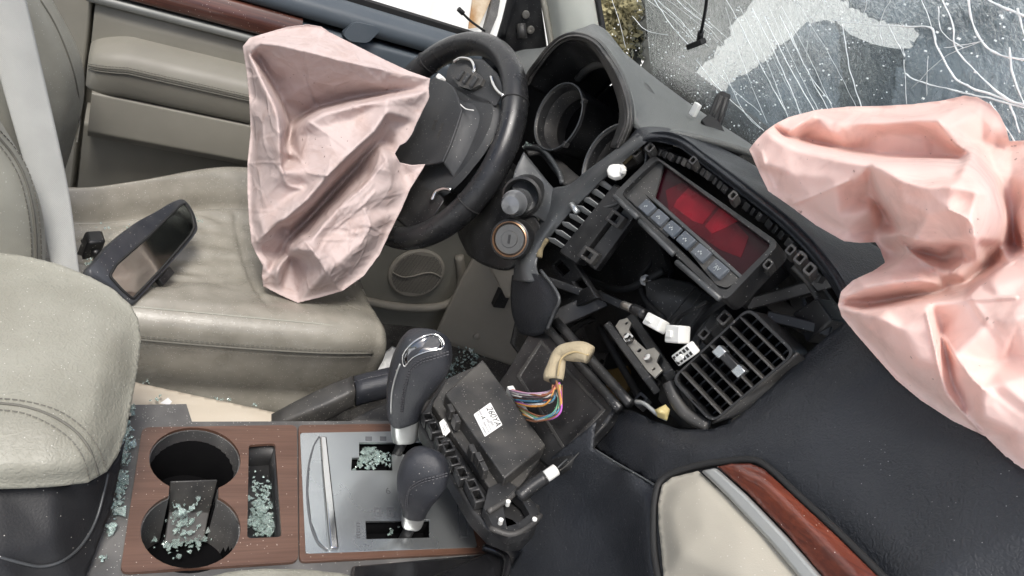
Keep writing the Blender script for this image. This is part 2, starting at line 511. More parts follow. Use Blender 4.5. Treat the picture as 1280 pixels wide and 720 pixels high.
def fabric(name, col, dirt, tr, crum=30, cstr=.25):
    m = mat(name, col, .78, spec=.18); N = m.node_tree.nodes; L = m.node_tree.links; b = N['Principled BSDF']
    g = N.new('ShaderNodeNewGeometry')
    n = N.new('ShaderNodeTexNoise'); n.inputs['Scale'].default_value = 22; n.inputs['Detail'].default_value = 8; n.inputs['Roughness'].default_value = .65; n.inputs['Distortion'].default_value = .8
    L.new(g.outputs['Position'], n.inputs['Vector'])
    r = N.new('ShaderNodeMapRange'); r.inputs[1].default_value = .48; r.inputs[2].default_value = .78; r.inputs[4].default_value = dirt
    L.new(n.outputs[0], r.inputs[0])
    mx = N.new('ShaderNodeMixRGB'); mx.inputs[1].default_value = (*col, 1); mx.inputs[2].default_value = (.42, .30, .26, 1); L.new(r.outputs[0], mx.inputs[0])
    n3 = N.new('ShaderNodeTexNoise'); n3.inputs['Scale'].default_value = 160; n3.inputs['Detail'].default_value = 3; L.new(g.outputs['Position'], n3.inputs['Vector'])
    r3 = N.new('ShaderNodeMapRange'); r3.inputs[1].default_value = .70; r3.inputs[2].default_value = .76; r3.inputs[4].default_value = dirt * 1.3
    L.new(n3.outputs[0], r3.inputs[0])
    m3 = N.new('ShaderNodeMixRGB'); m3.inputs[2].default_value = (.16, .12, .11, 1); L.new(mx.outputs[0], m3.inputs[1]); L.new(r3.outputs[0], m3.inputs[0])
    L.new(m3.outputs[0], b.inputs['Base Color'])
    n4 = N.new('ShaderNodeTexNoise'); n4.inputs['Scale'].default_value = 38; n4.inputs['Detail'].default_value = 3; n4.inputs['Distortion'].default_value = .6; L.new(g.outputs['Position'], n4.inputs['Vector'])
    bp = N.new('ShaderNodeBump'); bp.inputs['Strength'].default_value = .22; bp.inputs['Distance'].default_value = .004
    L.new(n4.outputs[0], bp.inputs['Height']); L.new(bp.outputs[0], b.inputs['Normal'])
    wv = N.new('ShaderNodeTexNoise'); wv.inputs['Scale'].default_value = 14; L.new(g.outputs['Position'], wv.inputs['Vector'])
    ws_ = N.new('ShaderNodeVectorMath'); ws_.operation = 'SCALE'; ws_.inputs['Scale'].default_value = .05; L.new(wv.outputs['Color'], ws_.inputs[0])
    wa = N.new('ShaderNodeVectorMath'); wa.operation = 'ADD'; L.new(g.outputs['Position'], wa.inputs[0]); L.new(ws_.outputs[0], wa.inputs[1])
    vo = N.new('ShaderNodeTexVoronoi'); vo.feature = 'DISTANCE_TO_EDGE'; vo.inputs['Scale'].default_value = crum; L.new(wa.outputs[0], vo.inputs['Vector'])
    vr_ = N.new('ShaderNodeMapRange'); vr_.inputs[1].default_value = 0; vr_.inputs[2].default_value = .16; L.new(vo.outputs['Distance'], vr_.inputs[0])
    b2 = N.new('ShaderNodeBump'); b2.inputs['Strength'].default_value = cstr; b2.inputs['Distance'].default_value = .003; b2.invert = True
    L.new(vr_.outputs[0], b2.inputs['Height']); L.new(bp.outputs[0], b2.inputs['Normal']); L.new(b2.outputs[0], b.inputs['Normal'])
    t = N.new('ShaderNodeBsdfTranslucent'); t.inputs[0].default_value = (min(1, col[0] * 1.1), col[1] * .66, col[2] * .52, 1); L.new(bp.outputs[0], t.inputs['Normal'])
    mix = N.new('ShaderNodeMixShader'); mix.inputs[0].default_value = tr
    out = N['Material Output']; L.new(b.outputs[0], mix.inputs[1]); L.new(t.outputs[0], mix.inputs[2]); L.new(mix.outputs[0], out.inputs[0])
    return m

M = {}
BEIGE = (.315, .31, .262)
M['leather'] = mat('seat leather', BEIGE, .42, bump=('leather', 900, .12), var=(26, .6, (.24, .235, .195)), dust=.5, dustcol=(.62, .6, .54))
M['worn'] = mat('worn cushion leather', (.285, .268, .226), .21, spec=.6, coat=.15, bump=('leather', 700, .16), var=(34, .75, (.205, .192, .158)), dust=.7, dustcol=(.62, .6, .54))
M['armleather'] = mat('armrest leather', (.285, .28, .232), .46, bump=('leather', 380, .34), var=(16, .8, (.215, .208, .168)), dust=.3)
M['doorbeige'] = mat('door trim beige', (.225, .215, .182), .5, bump=('leather', 1100, .1), var=(12, .5, (.18, .17, .142)))
M['taupe'] = mat('footwell taupe plastic', (.29, .265, .222), .6, bump=('noise', 900, .1), var=(9, .5, (.23, .21, .175)))
M['cream'] = mat('cream trim', (.52, .46, .37), .6, var=(40, .4, (.5, .44, .35)), dust=.6)
M['dash'] = mat('grained navy black dash skin', (.0175, .0195, .0235), .44, spec=.4, bump=('leather', 480, .36), var=(22, .6, (.026, .0285, .033)), dust=.06, dustcol=(.25, .25, .25), dustscale=520)
M['dashtop'] = mat('grained grey dash top', (.098, .103, .099), .52, bump=('leather', 500, .35), var=(10, .6, (.135, .14, .131)))
M['black'] = mat('black plastic', (.0095, .0098, .0105), .40, bump=('noise', 700, .1), var=(50, .6, (.019, .019, .0195)), dust=.4, dustcol=(.35, .34, .32))
M['blackgrey'] = mat('dusty charcoal plastic', (.024, .024, .0245), .46, bump=('noise', 800, .12), var=(30, .8, (.058, .055, .050)), dust=.6, dustcol=(.4, .38, .34))
M['void'] = mat('dark cavity plastic', (.0035, .0035, .004), .85, spec=.06, var=(40, .4, (.006, .006, .006)))
M['cavity'] = mat('dusty cavity plastic', (.012, .012, .0125), .55, spec=.3, var=(36, .8, (.035, .034, .032)), bump=('noise', 120, .5), dust=.6, dustcol=(.2, .19, .17))
M['fin'] = mat('grey vent fin', (.21, .215, .21), .45, var=(30, .5, (.15, .155, .155)), dust=.4)
M['grey'] = mat('satin grey trim', (.056, .060, .063), .42, metal=.1, var=(24, .5, (.040, .043, .045)), dust=.3)
M['boxblack'] = mat('satin black box', (.016, .0165, .018), .5, spec=.3, bump=('noise', 500, .15), var=(20, .5, (.026, .026, .027)), dust=.08)
M['gloss'] = mat('gloss black', (.012, .012, .013), .16, var=(30, .4, (.02, .02, .022)), coat=.4)
M['consolegrey'] = mat('console dark grey plastic', (.075, .074, .073), .55, bump=('noise', 900, .15), var=(28, .6, (.11, .105, .10)), dust=1, dustcol=(.5, .49, .46))
M['wood'] = wood('wood veneer console', (1, 0, 0), (.128, .069, .047), (.088, .045, .030), .12)
M['wooddoor'] = wood('red wood veneer door', (1, 0, 0), (.105, .034, .020), (.040, .012, .008))
M['wooddash'] = wood('red wood veneer dash', (.25, -.9, .35), (.175, .038, .017), (.080, .015, .008))
M['alu'] = mat('brushed aluminium paint', (.50, .525, .53), .28, metal=.85, var=(7, .5, (.42, .445, .45)))
M['silver'] = mat('silver trim', (.42, .43, .42), .36, metal=.6, var=(50, .3, (.34, .35, .34)))
M['dullsilver'] = mat('dull satin strip', (.20, .205, .195), .45, metal=.3, var=(50, .3, (.16, .165, .155)))
M['chrome'] = mat('chrome', (.62, .62, .61), .12, metal=1)
M['steel'] = mat('zinc bracket steel', (.40, .38, .34), .42, metal=.85, var=(60, .5, (.30, .28, .25)))
M['white'] = mat('white nylon plastic', (.78, .78, .74), .45, var=(60, .3, (.66, .66, .62)))
M['paper'] = mat('white label paper', (.80, .80, .78), .6)
M['ink'] = mat('black ink', (.02, .02, .02), .6)
M['greyink'] = mat('grey print', (.10, .105, .11), .5)
M['foam'] = mat('tan foam wrap', (.42, .355, .24), .9, bump=('noise', 300, .5), var=(50, .6, (.31, .255, .165)))
M['belt'] = mat('grey belt webbing', (.37, .375, .355), .75, var=(30, .4, (.30, .305, .29)))
_n = M['belt'].node_tree.nodes; _l = M['belt'].node_tree.links          # twill weave
_g = _n.new('ShaderNodeNewGeometry'); _w = _n.new('ShaderNodeTexWave'); _w.bands_direction = 'DIAGONAL'; _w.inputs['Scale'].default_value = 230; _w.inputs['Distortion'].default_value = 1.2; _w.inputs['Detail Scale'].default_value = 4
_l.new(_g.outputs['Position'], _w.inputs['Vector']); _b = _n.new('ShaderNodeBump'); _b.inputs['Strength'].default_value = .3; _b.inputs['Distance'].default_value = .002
_l.new(_w.outputs['Fac'], _b.inputs['Height']); _l.new(_b.outputs[0], _n['Principled BSDF'].inputs['Normal'])
M['thread'] = mat('grey thread', (.13, .125, .105), .8)
M['darkthread'] = mat('dark thread', (.055, .055, .06), .7)
M['carpet'] = mat('dark carpet', (.03, .028, .026), .95, bump=('noise', 260, .9), var=(60, .7, (.06, .055, .05)), dust=.8)
M['wheel'] = mat('worn black wheel leather', (.0135, .014, .0155), .27, bump=('leather', 900, .12), var=(22, .6, (.026, .0265, .0275)), dust=.15, dustcol=(.4, .38, .35))
M['hub'] = mat('charcoal airbag cover', (.024, .0255, .0275), .5, bump=('leather', 900, .25), var=(20, .6, (.037, .0385, .0405)), dust=.2)
M['pillar'] = mat('pillar trim', (.38, .39, .35), .6, bump=('noise', 500, .1), var=(8, .3, (.44, .45, .40)))
M['beltline'] = mat('blue black door cap', (.058, .072, .085), .42, bump=('leather', 900, .15), var=(16, .4, (.07, .084, .097)))
M['shard'] = mat('crushed tempered glass', (.80, .95, .90), .05, trans=.8)
M['mirror'] = mat('mirror glass', (.40, .42, .38), .04, metal=1, var=(30, .4, (.30, .32, .28)))
M['mirrorshell'] = mat('dark mirror shell', (.030, .033, .040), .35, bump=('noise', 600, .15), var=(40, .5, (.045, .048, .055)), dust=.4)
M['screen'] = mat('dark display glass', (.022, .003, .006), .22, spec=.16)
M['dimreflection'] = mat('dim red painted reflection', (.075, .003, .008), .25, spec=.15, var=(40, .8, (.04, .002, .005)))  # fainter part of the screen's reflection, put into the colour
M['redreflection'] = mat('red painted reflection', (.19, .005, .014), .3, spec=.15, var=(40, .8, (.09, .003, .008)))  # airbag's reflection in the dark red glass, put into the colour
M['bonnet'] = mat('slate grey crumpled paint', (.125, .158, .185), .6, var=(8, 1.0, (.035, .045, .054)), bump=('noise', 60, 1.0), dust=.3)
M['olive'] = mat('dark olive gap', (.040, .043, .037), .7, var=(20, .8, (.02, .022, .018)), bump=('noise', 50, .9))
M['seal'] = mat('rubber seal', (.012, .012, .012), .7)
M['duct'] = mat('grey black duct', (.035, .034, .032), .55, var=(30, .6, (.055, .052, .048)), dust=.6)
M['bag1'] = fabric('pink nylon driver bag', (.585, .485, .46), .8, .14, 26, .30)
M['bag2'] = fabric('peach nylon passenger bag', (.96, .745, .68), .5, .24, 22, .12)

# ------------------------------------------------------------------ the setting
def wall_material():
    m = mat('white painted wall with rust', (.80, .80, .77), .6); N = m.node_tree.nodes; L = m.node_tree.links; b = N['Principled BSDF']
    g = N.new('ShaderNodeNewGeometry'); mp = N.new('ShaderNodeMapping'); mp.inputs['Scale'].default_value = (9, 9, 1.2); L.new(g.outputs['Position'], mp.inputs[0])
    n = N.new('ShaderNodeTexNoise'); n.inputs['Detail'].default_value = 8; n.inputs['Scale'].default_value = 1.4; L.new(mp.outputs[0], n.inputs['Vector'])
    r = N.new('ShaderNodeMapRange'); r.inputs[1].default_value = .52; r.inputs[2].default_value = .75; r.inputs[4].default_value = .45; L.new(n.outputs[0], r.inputs[0])
    mx = N.new('ShaderNodeMixRGB'); mx.inputs[1].default_value = (.80, .80, .77, 1); mx.inputs[2].default_value = (.42, .40, .36, 1); L.new(r.outputs[0], mx.inputs[0])
    L.new(mx.outputs[0], b.inputs['Base Color'])
    return m
ground_mat = mat('pale dusty concrete', (.84, .85, .84), .9, var=(5, .5, (.76, .77, .77)), bump=('noise', 30, .4))
g = mesh('ground', [(-60, -60, -.35), (60, -60, -.35), (60, 60, -.35), (-60, 60, -.35)], [(0, 1, 2, 3)], ground_mat)
tag(g, kind='structure')

wall = thing('yard_wall', 'white painted wall with rust stains seen through the open driver window', 'wall')
WALLP = Plane((0, 2.6, 0), (0, -1, 0))
wm = wall_material()
wz = [(-4, 2.6, -.35), (7, 2.6, -.35), (7, 2.6, 4.5), (-4, 2.6, 4.5)]
slab('wall_panel', [Vector(p) for p in wz], wm, wall, thick=.12, bevel=.005)
rust = mat('rust stain', (.36, .20, .085), .85, var=(14, .8, (.70, .62, .48)))
slab('rust_patch', WALLP.poly(rounded_px := [(606, -110), (634, -110), (625, -40), (612, 4), (598, 34), (586, 36), (590, 8)], .012), rust, wall, thick=.01, bevel=0)
slab('corner_post', WALLP.poly([(634, -120), (646, -120), (622, 20), (612, 44), (604, 44), (614, 8)], .03), M['consolegrey'], wall, thick=.05, bevel=.003)

# ------------------------------------------------------------------ cabin shell: floor, firewall
floor = slab('cabin_floor', [Vector(p) for p in ((-.7, -.8, .25), (.95, -.8, .25), (.95, .80, .25), (-.7, .80, .25))], M['carpet'], None, thick=.03, bevel=0)
tag(floor, kind='structure')
fw = slab('firewall', [Vector(p) for p in ((.90, -.8, .25), (.90, .8, .25), (.86, .8, .98), (.86, -.8, .98))], M['carpet'], None, thick=.02, bevel=0)
tag(fw, 'dark carpeted firewall at the front of the footwell', 'firewall', kind='structure')
kick = thing('kick_panel', 'taupe plastic kick panel at the front of the driver footwell', 'trim panel')
KP = Plane((.6, .70, .4), (0, -1, 0))
patch('kick_trim', [[Vector((.565, .715, .24)), Vector((.575, .72, .40)), Vector((.59, .715, .56)), Vector((.60, .70, .75))],
                    [Vector((.64, .69, .24)), Vector((.65, .695, .40)), Vector((.66, .69, .56)), Vector((.67, .68, .75))],
                    [Vector((.86, .60, .24)), Vector((.86, .61, .40)), Vector((.86, .61, .56)), Vector((.86, .60, .75))]], 24, 24, M['taupe'], kick, solid=.006)
box('relay_socket', aY(626, 371, .69), (.014, 0, 0), (0, .012, 0), (0, 0, .022), M['black'], kick)
lathe('trim_clip', aY(596, 420, .69), (0, -1, .2), [(.009, 0), (.009, .004), (.004, .006)], M['taupe'], kick, n=16)

# ------------------------------------------------------------------ driver door
door = thing('driver_door', 'beige driver door trim with wood strip, padded armrest and black cap', 'car door')
def extr(name, prof, x0, x1, m, n=60, closed=True, bevel=0, taper=None, **kw):
    """a moulding: (y, z) profile carried along the car's length"""
    secs = []
    for i in range(n):
        x = x0 + (x1 - x0) * i / (n - 1)
        secs.append([Vector((x, *(taper(x, y, z) if taper else (y, z)))) for y, z in prof])
    V, F = loft_geo(secs)
    return mesh(name, V, F, m, door, smooth=True, sharp=50, **kw)
def rnd(prof, r=.004, k=4): return [(p.x, p.y) for p in rounded([(y, z, 0) for y, z in prof], r, k)]
D0, D1 = -.158, .60
slab('inner_skin', [Vector(p) for p in ((D0 - .02, .80, .2), (.70, .80, .2), (.66, .80, .89), (D0 - .02, .80, .89))], M['doorbeige'], door, back=Vector((0, .02, 0)), bevel=0)
extr('lower_panel', rnd([(.752, .60), (.758, .50), (.760, .23), (.797, .23), (.797, .62)], .006), D0 + .004, .66, M['doorbeige'])
extr('door_pocket', rnd([(.703, .6765), (.700, .612), (.712, .598), (.765, .585), (.765, .6765)], .004), D0 + .012, .55, M['doorbeige'])
def arm_taper(x, y, z):
    t = max(0, min(1, (x - D0) / .055)); k = math.sqrt(max(0, 1 - (1 - t) ** 2))
    yy = .757 + (y - .757) * (.55 + .45 * k); zz = .715 + (z - .715) * (.62 + .38 * k)
    return yy, zz - .012 * (1 - t)
ar = extr('armrest', rnd([(.765, .6775), (.703, .6775), (.696, .700), (.692, .726), (.702, .748), (.728, .757), (.765, .760)], .010, 5), D0 + .002, .55, M['doorbeige'], n=90, taper=arm_taper)
for k, zz in enumerate((.7305, .7240)):
    pts = []
    for i in range(60):
        x = D0 + .004 + i / 59 * .5
        y_, z_ = arm_taper(x, .6915, zz); pts.append(Vector((x, y_ - .0004, z_)))
    tube('piping', pts, .0011, M['thread'], ar, sides=6)
    stitches('stitching', [p + Vector((0, -.0003, .0035)) for p in pts], M['thread'], ar, Vector((0, -1, 0)), pitch=.0048)
extr('upper_panel', rnd([(.762, .795), (.757, .776), (.756, .70), (.797, .70), (.797, .795)], .003), D0 + .002, .16, M['doorbeige'])
extr('silver_strip', rnd([(.752, .8115), (.7475, .806), (.749, .798), (.78, .796), (.78, .8115)], .003), D0 - .01, .15, M['dullsilver'])
extr('wood_strip', rnd([(.757, .857), (.746, .838), (.7465, .816), (.78, .812), (.78, .857)], .006), D0 - .01, .14, M['wooddoor'])
extr('front_cap', rnd([(.7535, .850), (.748, .82), (.752, .778), (.797, .762), (.797, .850)], .008), .141, .57, M['beltline'])
extr('door_cap', rnd([(.759, .858), (.753, .870), (.758, .886), (.778, .897), (.797, .899), (.797, .857)], .008, 5), D0 - .02, .57, M['beltline'])
extr('window_seal', [(.801, .893), (.801, .905), (.806, .908), (.812, .905), (.812, .893)], D0 - .05, .57, M['seal'])
# release handle recess on the door cap
HP = Plane((.2, .7525, .87), (0, -1, .22))
hp = rounded(HP.poly([(428, 43), (443, 27), (470, 33), (476, 38), (460, 54), (437, 52)], .010), .008)
hb = slab('door_handle', hp, M['beltline'], door, thick=.02, bevel=.003)
# rear edge and jamb
slab('door_edge', [Vector(p) for p in ((D0 - .001, .80, .25), (D0 - .001, .80, .84), (D0 - .03, .80, .84), (D0 - .03, .80, .25))], M['seal'], door, thick=.01, bevel=0)
bp_ = thing('pillar_trim', 'pale beige pillar trim between the seat back and the door edge', 'pillar')
slab('trim_panel', [Vector(p) for p in ((D0 - .004, .775, .24), (D0 - .004, .775, 1.05), (D0 - .075, .79, 1.05), (D0 - .075, .79, .24))], M['doorbeige'], bp_, thick=.02, bevel=.004)
slab('outer_trim', [Vector(p) for p in ((D0 - .082, .78, .24), (D0 - .082, .78, 1.05), (D0 - .5, .80, 1.05), (D0 - .5, .80, .24))], M['pillar'], bp_, thick=.02, bevel=.004)
# speaker in the lower front of the door
SPK = Plane((.45, .7525, .43), (0, -1, 0))
sc_ = SPK(521, 342, .0); 
spk = lathe('speaker_grille', sc_ + Vector((0, .004, 0)), (0, -1, 0), [(.062, 0), (.062, .004), (.058, .007), (.0, .0075)], M['taupe'], door, n=40)
gg = Geo()
for i in range(-17, 18):
    for j in range(-17, 18):
        a, b = i * .0032 + (j % 2) * .0016, j * .0028
        if a * a + b * b < .054 ** 2:
            gg.add(lathe_geo(sc_ + Vector((a, -.0033, b)), (0, -1, 0), [(.0011, 0), (.0, .0006)], 5))
tag(gg.build('grille_dots', M['void'], spk), kind='stuff')
tube('grille_rib', [sc_ + Vector((x * .055, -.005, .010 * math.sin(x * 3))) for x in np.linspace(-1, 1, 16)], .0016, M['taupe'], spk, n=30)
# lower moulding swoop in front of the speaker
tube('pocket_rim', [SPK(455, 376), SPK(500, 384), SPK(545, 384), SPK(568, 374), SPK(577, 350), SPK(574, 320)], .010, M['taupe'], door, n=40)
# mirror corner
MC = Plane((.5, .775, .95), (0, -1, 0))
mcn = slab('mirror_corner', MC.poly([(618, 62), (628, 30), (646, -30), (672, -30), (686, 70), (655, 72)]), M['black'], door, thick=.012, bevel=.003)
for a, b in ((657, 18), (663, 37)):
    lathe('screw', MC(a, b, .001), (0, -1, 0), [(.0075, 0), (.007, .003), (.003, .004), (0, .003)], M['steel'], mcn, n=14)
tube('mirror_motor', [MC(651, 30, .0), MC(653, 48, .012)], .009, M['blackgrey'], mcn, sides=10)
tube('window_frame', [MC(627, 46), MC(636, 10), MC(648, -40)], .008, M['seal'], door, n=10)
wst = thing('wire_stub', 'thin black wire end poking up above the door behind the steering wheel', 'wire')
tube('wire', [aY(574, 12, .80), aY(588, 26, .80), aY(606, 39, .80)], .0022, M['seal'], wst, n=12)
tube('plug', [aY(573, 11, .80), aY(579, 17, .80)], .0045, M['seal'], wst, n=4)

# ------------------------------------------------------------------ windscreen pillar, windscreen, bonnet
ap = thing('windscreen_pillar', 'pale grey green pillar trim beside the cracked windscreen', 'pillar')
APP = Plane(aX(715, 40, .60), (-.5, -.85, .12))
patch('pillar_cover', [[APP(662, -130, -.03), APP(674, -30, -.02), APP(683, 10, -.015), APP(690, 50, -.012), APP(692, 80, -.012)],
                       [APP(680, -130, .006), APP(694, -30, .008), APP(702, 10, .008), APP(708, 50, .008), APP(710, 80, .008)],
                       [APP(704, -130, .004), APP(722, -30, .006), APP(730, 10, .006), APP(737, 50, .006), APP(740, 80, .006)],
                       [APP(722, -130, -.03), APP(741, -30, -.02), APP(748, 10, -.02), APP(755, 52, -.02), APP(760, 80, -.02)]], 24, 24, M['pillar'], ap)
tube('seal_strip', [APP(723, -130, -.025), APP(742, -30, -.015), APP(749, 10, -.015), APP(757, 56, -.015), APP(762, 72, -.015)], .0055, M['seal'], ap, n=20)
tube('corner_trim', [APP(660, -130, -.025), APP(672, -30, -.015), APP(681, 10, -.01), APP(688, 50, -.008), APP(690, 64, -.008)], .006, M['doorbeige'], ap, n=20)

def glass_material():
    m = bpy.data.materials.new('crazed laminated glass'); m.use_nodes = True
    N = m.node_tree.nodes; L = m.node_tree.links; N.remove(N['Principled BSDF']); out = N['Material Output']
    g = N.new('ShaderNodeNewGeometry')
    tr = N.new('ShaderNodeBsdfTransparent'); tr.inputs[0].default_value = (.965, .985, .98, 1)
    gl = N.new('ShaderNodeBsdfGlossy'); gl.inputs['Roughness'].default_value = .12; gl.inputs[0].default_value = (.8, .9, .92, 1)
    df = N.new('ShaderNodeBsdfDiffuse'); df.inputs[0].default_value = (.82, .88, .87, 1)
    tl = N.new('ShaderNodeBsdfTranslucent'); tl.inputs[0].default_value = (.82, .90, .89, 1)
    fr = N.new('ShaderNodeMixShader'); fr.inputs[0].default_value = .5; L.new(df.outputs[0], fr.inputs[1]); L.new(tl.outputs[0], fr.inputs[2])
    n1 = N.new('ShaderNodeTexNoise'); n1.inputs['Scale'].default_value = 75; n1.inputs['Detail'].default_value = 5; n1.inputs['Distortion'].default_value = 1.2; L.new(g.outputs['Position'], n1.inputs['Vector'])
    bp = N.new('ShaderNodeBump'); bp.inputs['Strength'].default_value = .8; bp.inputs['Distance'].default_value = .006; L.new(n1.outputs[0], bp.inputs['Height']); L.new(bp.outputs[0], gl.inputs['Normal'])
    rf = N.new('ShaderNodeBsdfRefraction'); rf.inputs['IOR'].default_value = 1.12; rf.inputs['Roughness'].default_value = .10; rf.inputs[0].default_value = (.97, .985, .98, 1)
    n5 = N.new('ShaderNodeTexNoise'); n5.inputs['Scale'].default_value = 130; n5.inputs['Detail'].default_value = 4; n5.inputs['Distortion'].default_value = 1.0; L.new(g.outputs['Position'], n5.inputs['Vector'])
    b5 = N.new('ShaderNodeBump'); b5.inputs['Strength'].default_value = 1.0; b5.inputs['Distance'].default_value = .004; L.new(n5.outputs[0], b5.inputs['Height']); L.new(b5.outputs[0], rf.inputs['Normal'])
    m0 = N.new('ShaderNodeMixShader'); m0.inputs[0].default_value = .35; L.new(tr.outputs[0], m0.inputs[1]); L.new(rf.outputs[0], m0.inputs[2])
    m1 = N.new('ShaderNodeMixShader'); m1.inputs[0].default_value = .03; L.new(m0.outputs[0], m1.inputs[1]); L.new(gl.outputs[0], m1.inputs[2])
    # powdered flecks, denser in patches
    v = N.new('ShaderNodeTexNoise'); v.inputs['Scale'].default_value = 210; v.inputs['Detail'].default_value = 3; v.inputs['Distortion'].default_value = 2.0; L.new(g.outputs['Position'], v.inputs['Vector'])
    n2 = N.new('ShaderNodeTexNoise'); n2.inputs['Scale'].default_value = 9; n2.inputs['Detail'].default_value = 3; L.new(g.outputs['Position'], n2.inputs['Vector'])
    ad = N.new('ShaderNodeMath'); ad.operation = 'MULTIPLY_ADD'; ad.inputs[1].default_value = .55; L.new(n2.outputs[0], ad.inputs[0]); L.new(v.outputs[0], ad.inputs[2])
    r = N.new('ShaderNodeMapRange'); r.inputs[1].default_value = .97; r.inputs[2].default_value = 1.07; r.inputs[4].default_value = .8; L.new(ad.outputs[0], r.inputs[0])
    m2 = N.new('ShaderNodeMixShader'); L.new(r.outputs[0], m2.inputs[0]); L.new(m1.outputs[0], m2.inputs[1]); L.new(fr.outputs[0], m2.inputs[2])
    L.new(m2.outputs[0], out.inputs[0])
    return m
ws = thing('windscreen', 'shattered laminated windscreen with long white cracks above the dashboard', 'windscreen')
WSP = Plane((.76, 0, .955), (.8, 0, .6))
wu = Vector((-.6, 0, .8))
b0 = Vector((.77, 0, .94))
slab('glass', [b0 + Vector((0, -.78, 0)), b0 + Vector((0, .67, 0)), b0 + Vector((0, .60, 0)) + wu * .78, b0 + Vector((0, -.70, 0)) + wu * .78], glass_material(), ws, thick=.005, bevel=0)
crk = mat('fracture line', (.90, .94, .94), .5, spec=.6)
def crack(pts, w=1.0):
    P = catmull([WSP(a, b, .002) for a, b in pts], max(10, 7 * len(pts)))
    P = [p + Vector(mnoise.noise_vector(p * 90)) * .0009 for p in P]
    tube('crack', P, lambda t: .00078 * w * (.75 + .5 * mnoise.noise(Vector((t * 9, w * 7, pts[0][0])))), crk, ws, sides=5)
CR = [([(940, 10), (965, 60), (990, 115), (1003, 150)], 1), ([(925, 30), (950, 80), (985, 145)], .9), ([(955, 20), (985, 80), (1020, 142)], 1), ([(975, 20), (1005, 80), (1035, 138)], .9),
      ([(905, 90), (930, 140), (950, 160)], .7), ([(870, 75), (900, 112), (955, 163)], .8), ([(885, 75), (915, 110), (950, 140)], .6),
      ([(818, 0), (838, 30), (862, 58)], 1.1), ([(822, 0), (850, 25), (868, 48)], .8), ([(846, 0), (862, 15), (890, 35)], .9), ([(790, 20), (808, 38), (835, 44)], .8), ([(765, 0), (775, 30), (782, 60)], .7),
      ([(988, 40), (1010, 90), (1040, 130)], .8), ([(1053, 30), (1062, 85), (1077, 135)], 1), ([(1130, 75), (1133, 130)], .7), ([(1131, 92), (1150, 102), (1200, 115), (1240, 124), (1300, 140)], 1.3),
      ([(1130, 33), (1162, 34), (1168, 45), (1172, 58), (1185, 85), (1205, 105), (1250, 122), (1290, 135)], 1.5), ([(1177, -5), (1190, 30), (1196, 62), (1225, 95), (1262, 125), (1290, 132)], 1.5),
      ([(1210, -5), (1215, 25), (1228, 52), (1250, 68), (1300, 78)], 1.5), ([(1228, -5), (1250, 8), (1300, 28)], 1.6), ([(1262, 58), (1265, 90), (1280, 130), (1290, 170)], 1.2), ([(1272, 10), (1282, 50)], 1.2),
      ([(1237, 128), (1252, 150), (1268, 178)], 1.2), ([(1262, 130), (1275, 165)], 1.2), ([(1172, 8), (1178, 40), (1205, 60)], .8), ([(1110, 30), (1130, 70), (1128, 60)], .6), ([(1160, 70), (1158, 120)], .6),
      ([(1180, 60), (1225, 52)], .6), ([(1030, -5), (1012, 40), (1008, 70)], .5), ([(905, -5), (925, 30), (930, 50)], .6), ([(1085, -5), (1076, 30)], .6), ([(1115, -5), (1100, 30), (1104, 55)], .5),
      ([(1140, 110), (1180, 72), (1230, 50)], .5), ([(1150, -5), (1165, 33)], .6), ([(1040, 25), (1080, 30), (1130, 33)], .6)]
rc = random.Random(77)
def fan(x0, y0, x1, y1, n, dx, dy, jit, w):            # families of nearly parallel hairline cracks
    for k in range(n):
        t = k / max(1, n - 1)
        a = (x0 + dx * t + rc.uniform(-jit, jit), y0 + dy * t + rc.uniform(-jit, jit)); b_ = (x1 + dx * t * 1.25 + rc.uniform(-jit, jit) * 2, y1 + dy * t + rc.uniform(-jit, jit) * 2)
        m_ = ((a[0] + b_[0]) / 2 + rc.uniform(-4, 4), (a[1] + b_[1]) / 2 + rc.uniform(-3, 3))
        CR.append(([a, m_, b_], w * rc.uniform(.6, 1.2)))
fan(905, 10, 962, 150, 6, 90, -5, 3, .42); fan(805, -5, 868, 58, 5, 40, 0, 3, .4)
for c, w in CR: crack(c, w)
fl = Geo()
for _ in range(420):
    if random.random() < .55: cx, cy = random.gauss(905, 60), random.gauss(85, 40)
    else: cx, cy = random.uniform(760, 1290), random.uniform(-10, 165)
    p = WSP(cx, cy, random.uniform(.001, .003)); s = random.uniform(.0003, .0010)
    fl.add(box_geo(p, Vector((s, 0, 0)), Vector((0, s * random.uniform(.4, 1.6), 0)), Vector((0, 0, s))))
tag(fl.build('glass_flecks', crk, ws), kind='stuff')

bn = thing('car_bonnet', 'buckled slate grey bonnet pushed up beyond the cracked windscreen', 'bonnet')
def dpl(pl, px, py, h=0.0): return (pl(px, py, h) - CAM).length
BNP = Plane((1.25, -.15, .95), (-.62, -.1, .75))
def onp(pl, pts, h=0): return [(a, b, dpl(pl, a, b, (c[0] if c else h))) for a, b, *c in pts]
relief('bonnet_panel', onp(BNP, jag([(838, 215), (850, 165), (862, 138), (878, 124), (905, 112), (925, 92), (945, 84), (968, 58), (988, 50), (1004, 30), (1030, 24), (1046, 30), (1050, 80), (1048, 240), (930, 260)], 3.4, 5, 4)),
       [onp(BNP, [(870, 170, .02), (940, 130, .05), (1010, 80, .03)]), onp(BNP, [(900, 200, 0), (960, 170, .04), (1030, 110, .0)])], M['bonnet'], bn, step=4, iters=2, thick=.03, creases=random_creases(70, (840, 30, 1050, 240), 5, (10, 40), (3, 7), (.006, .016)))
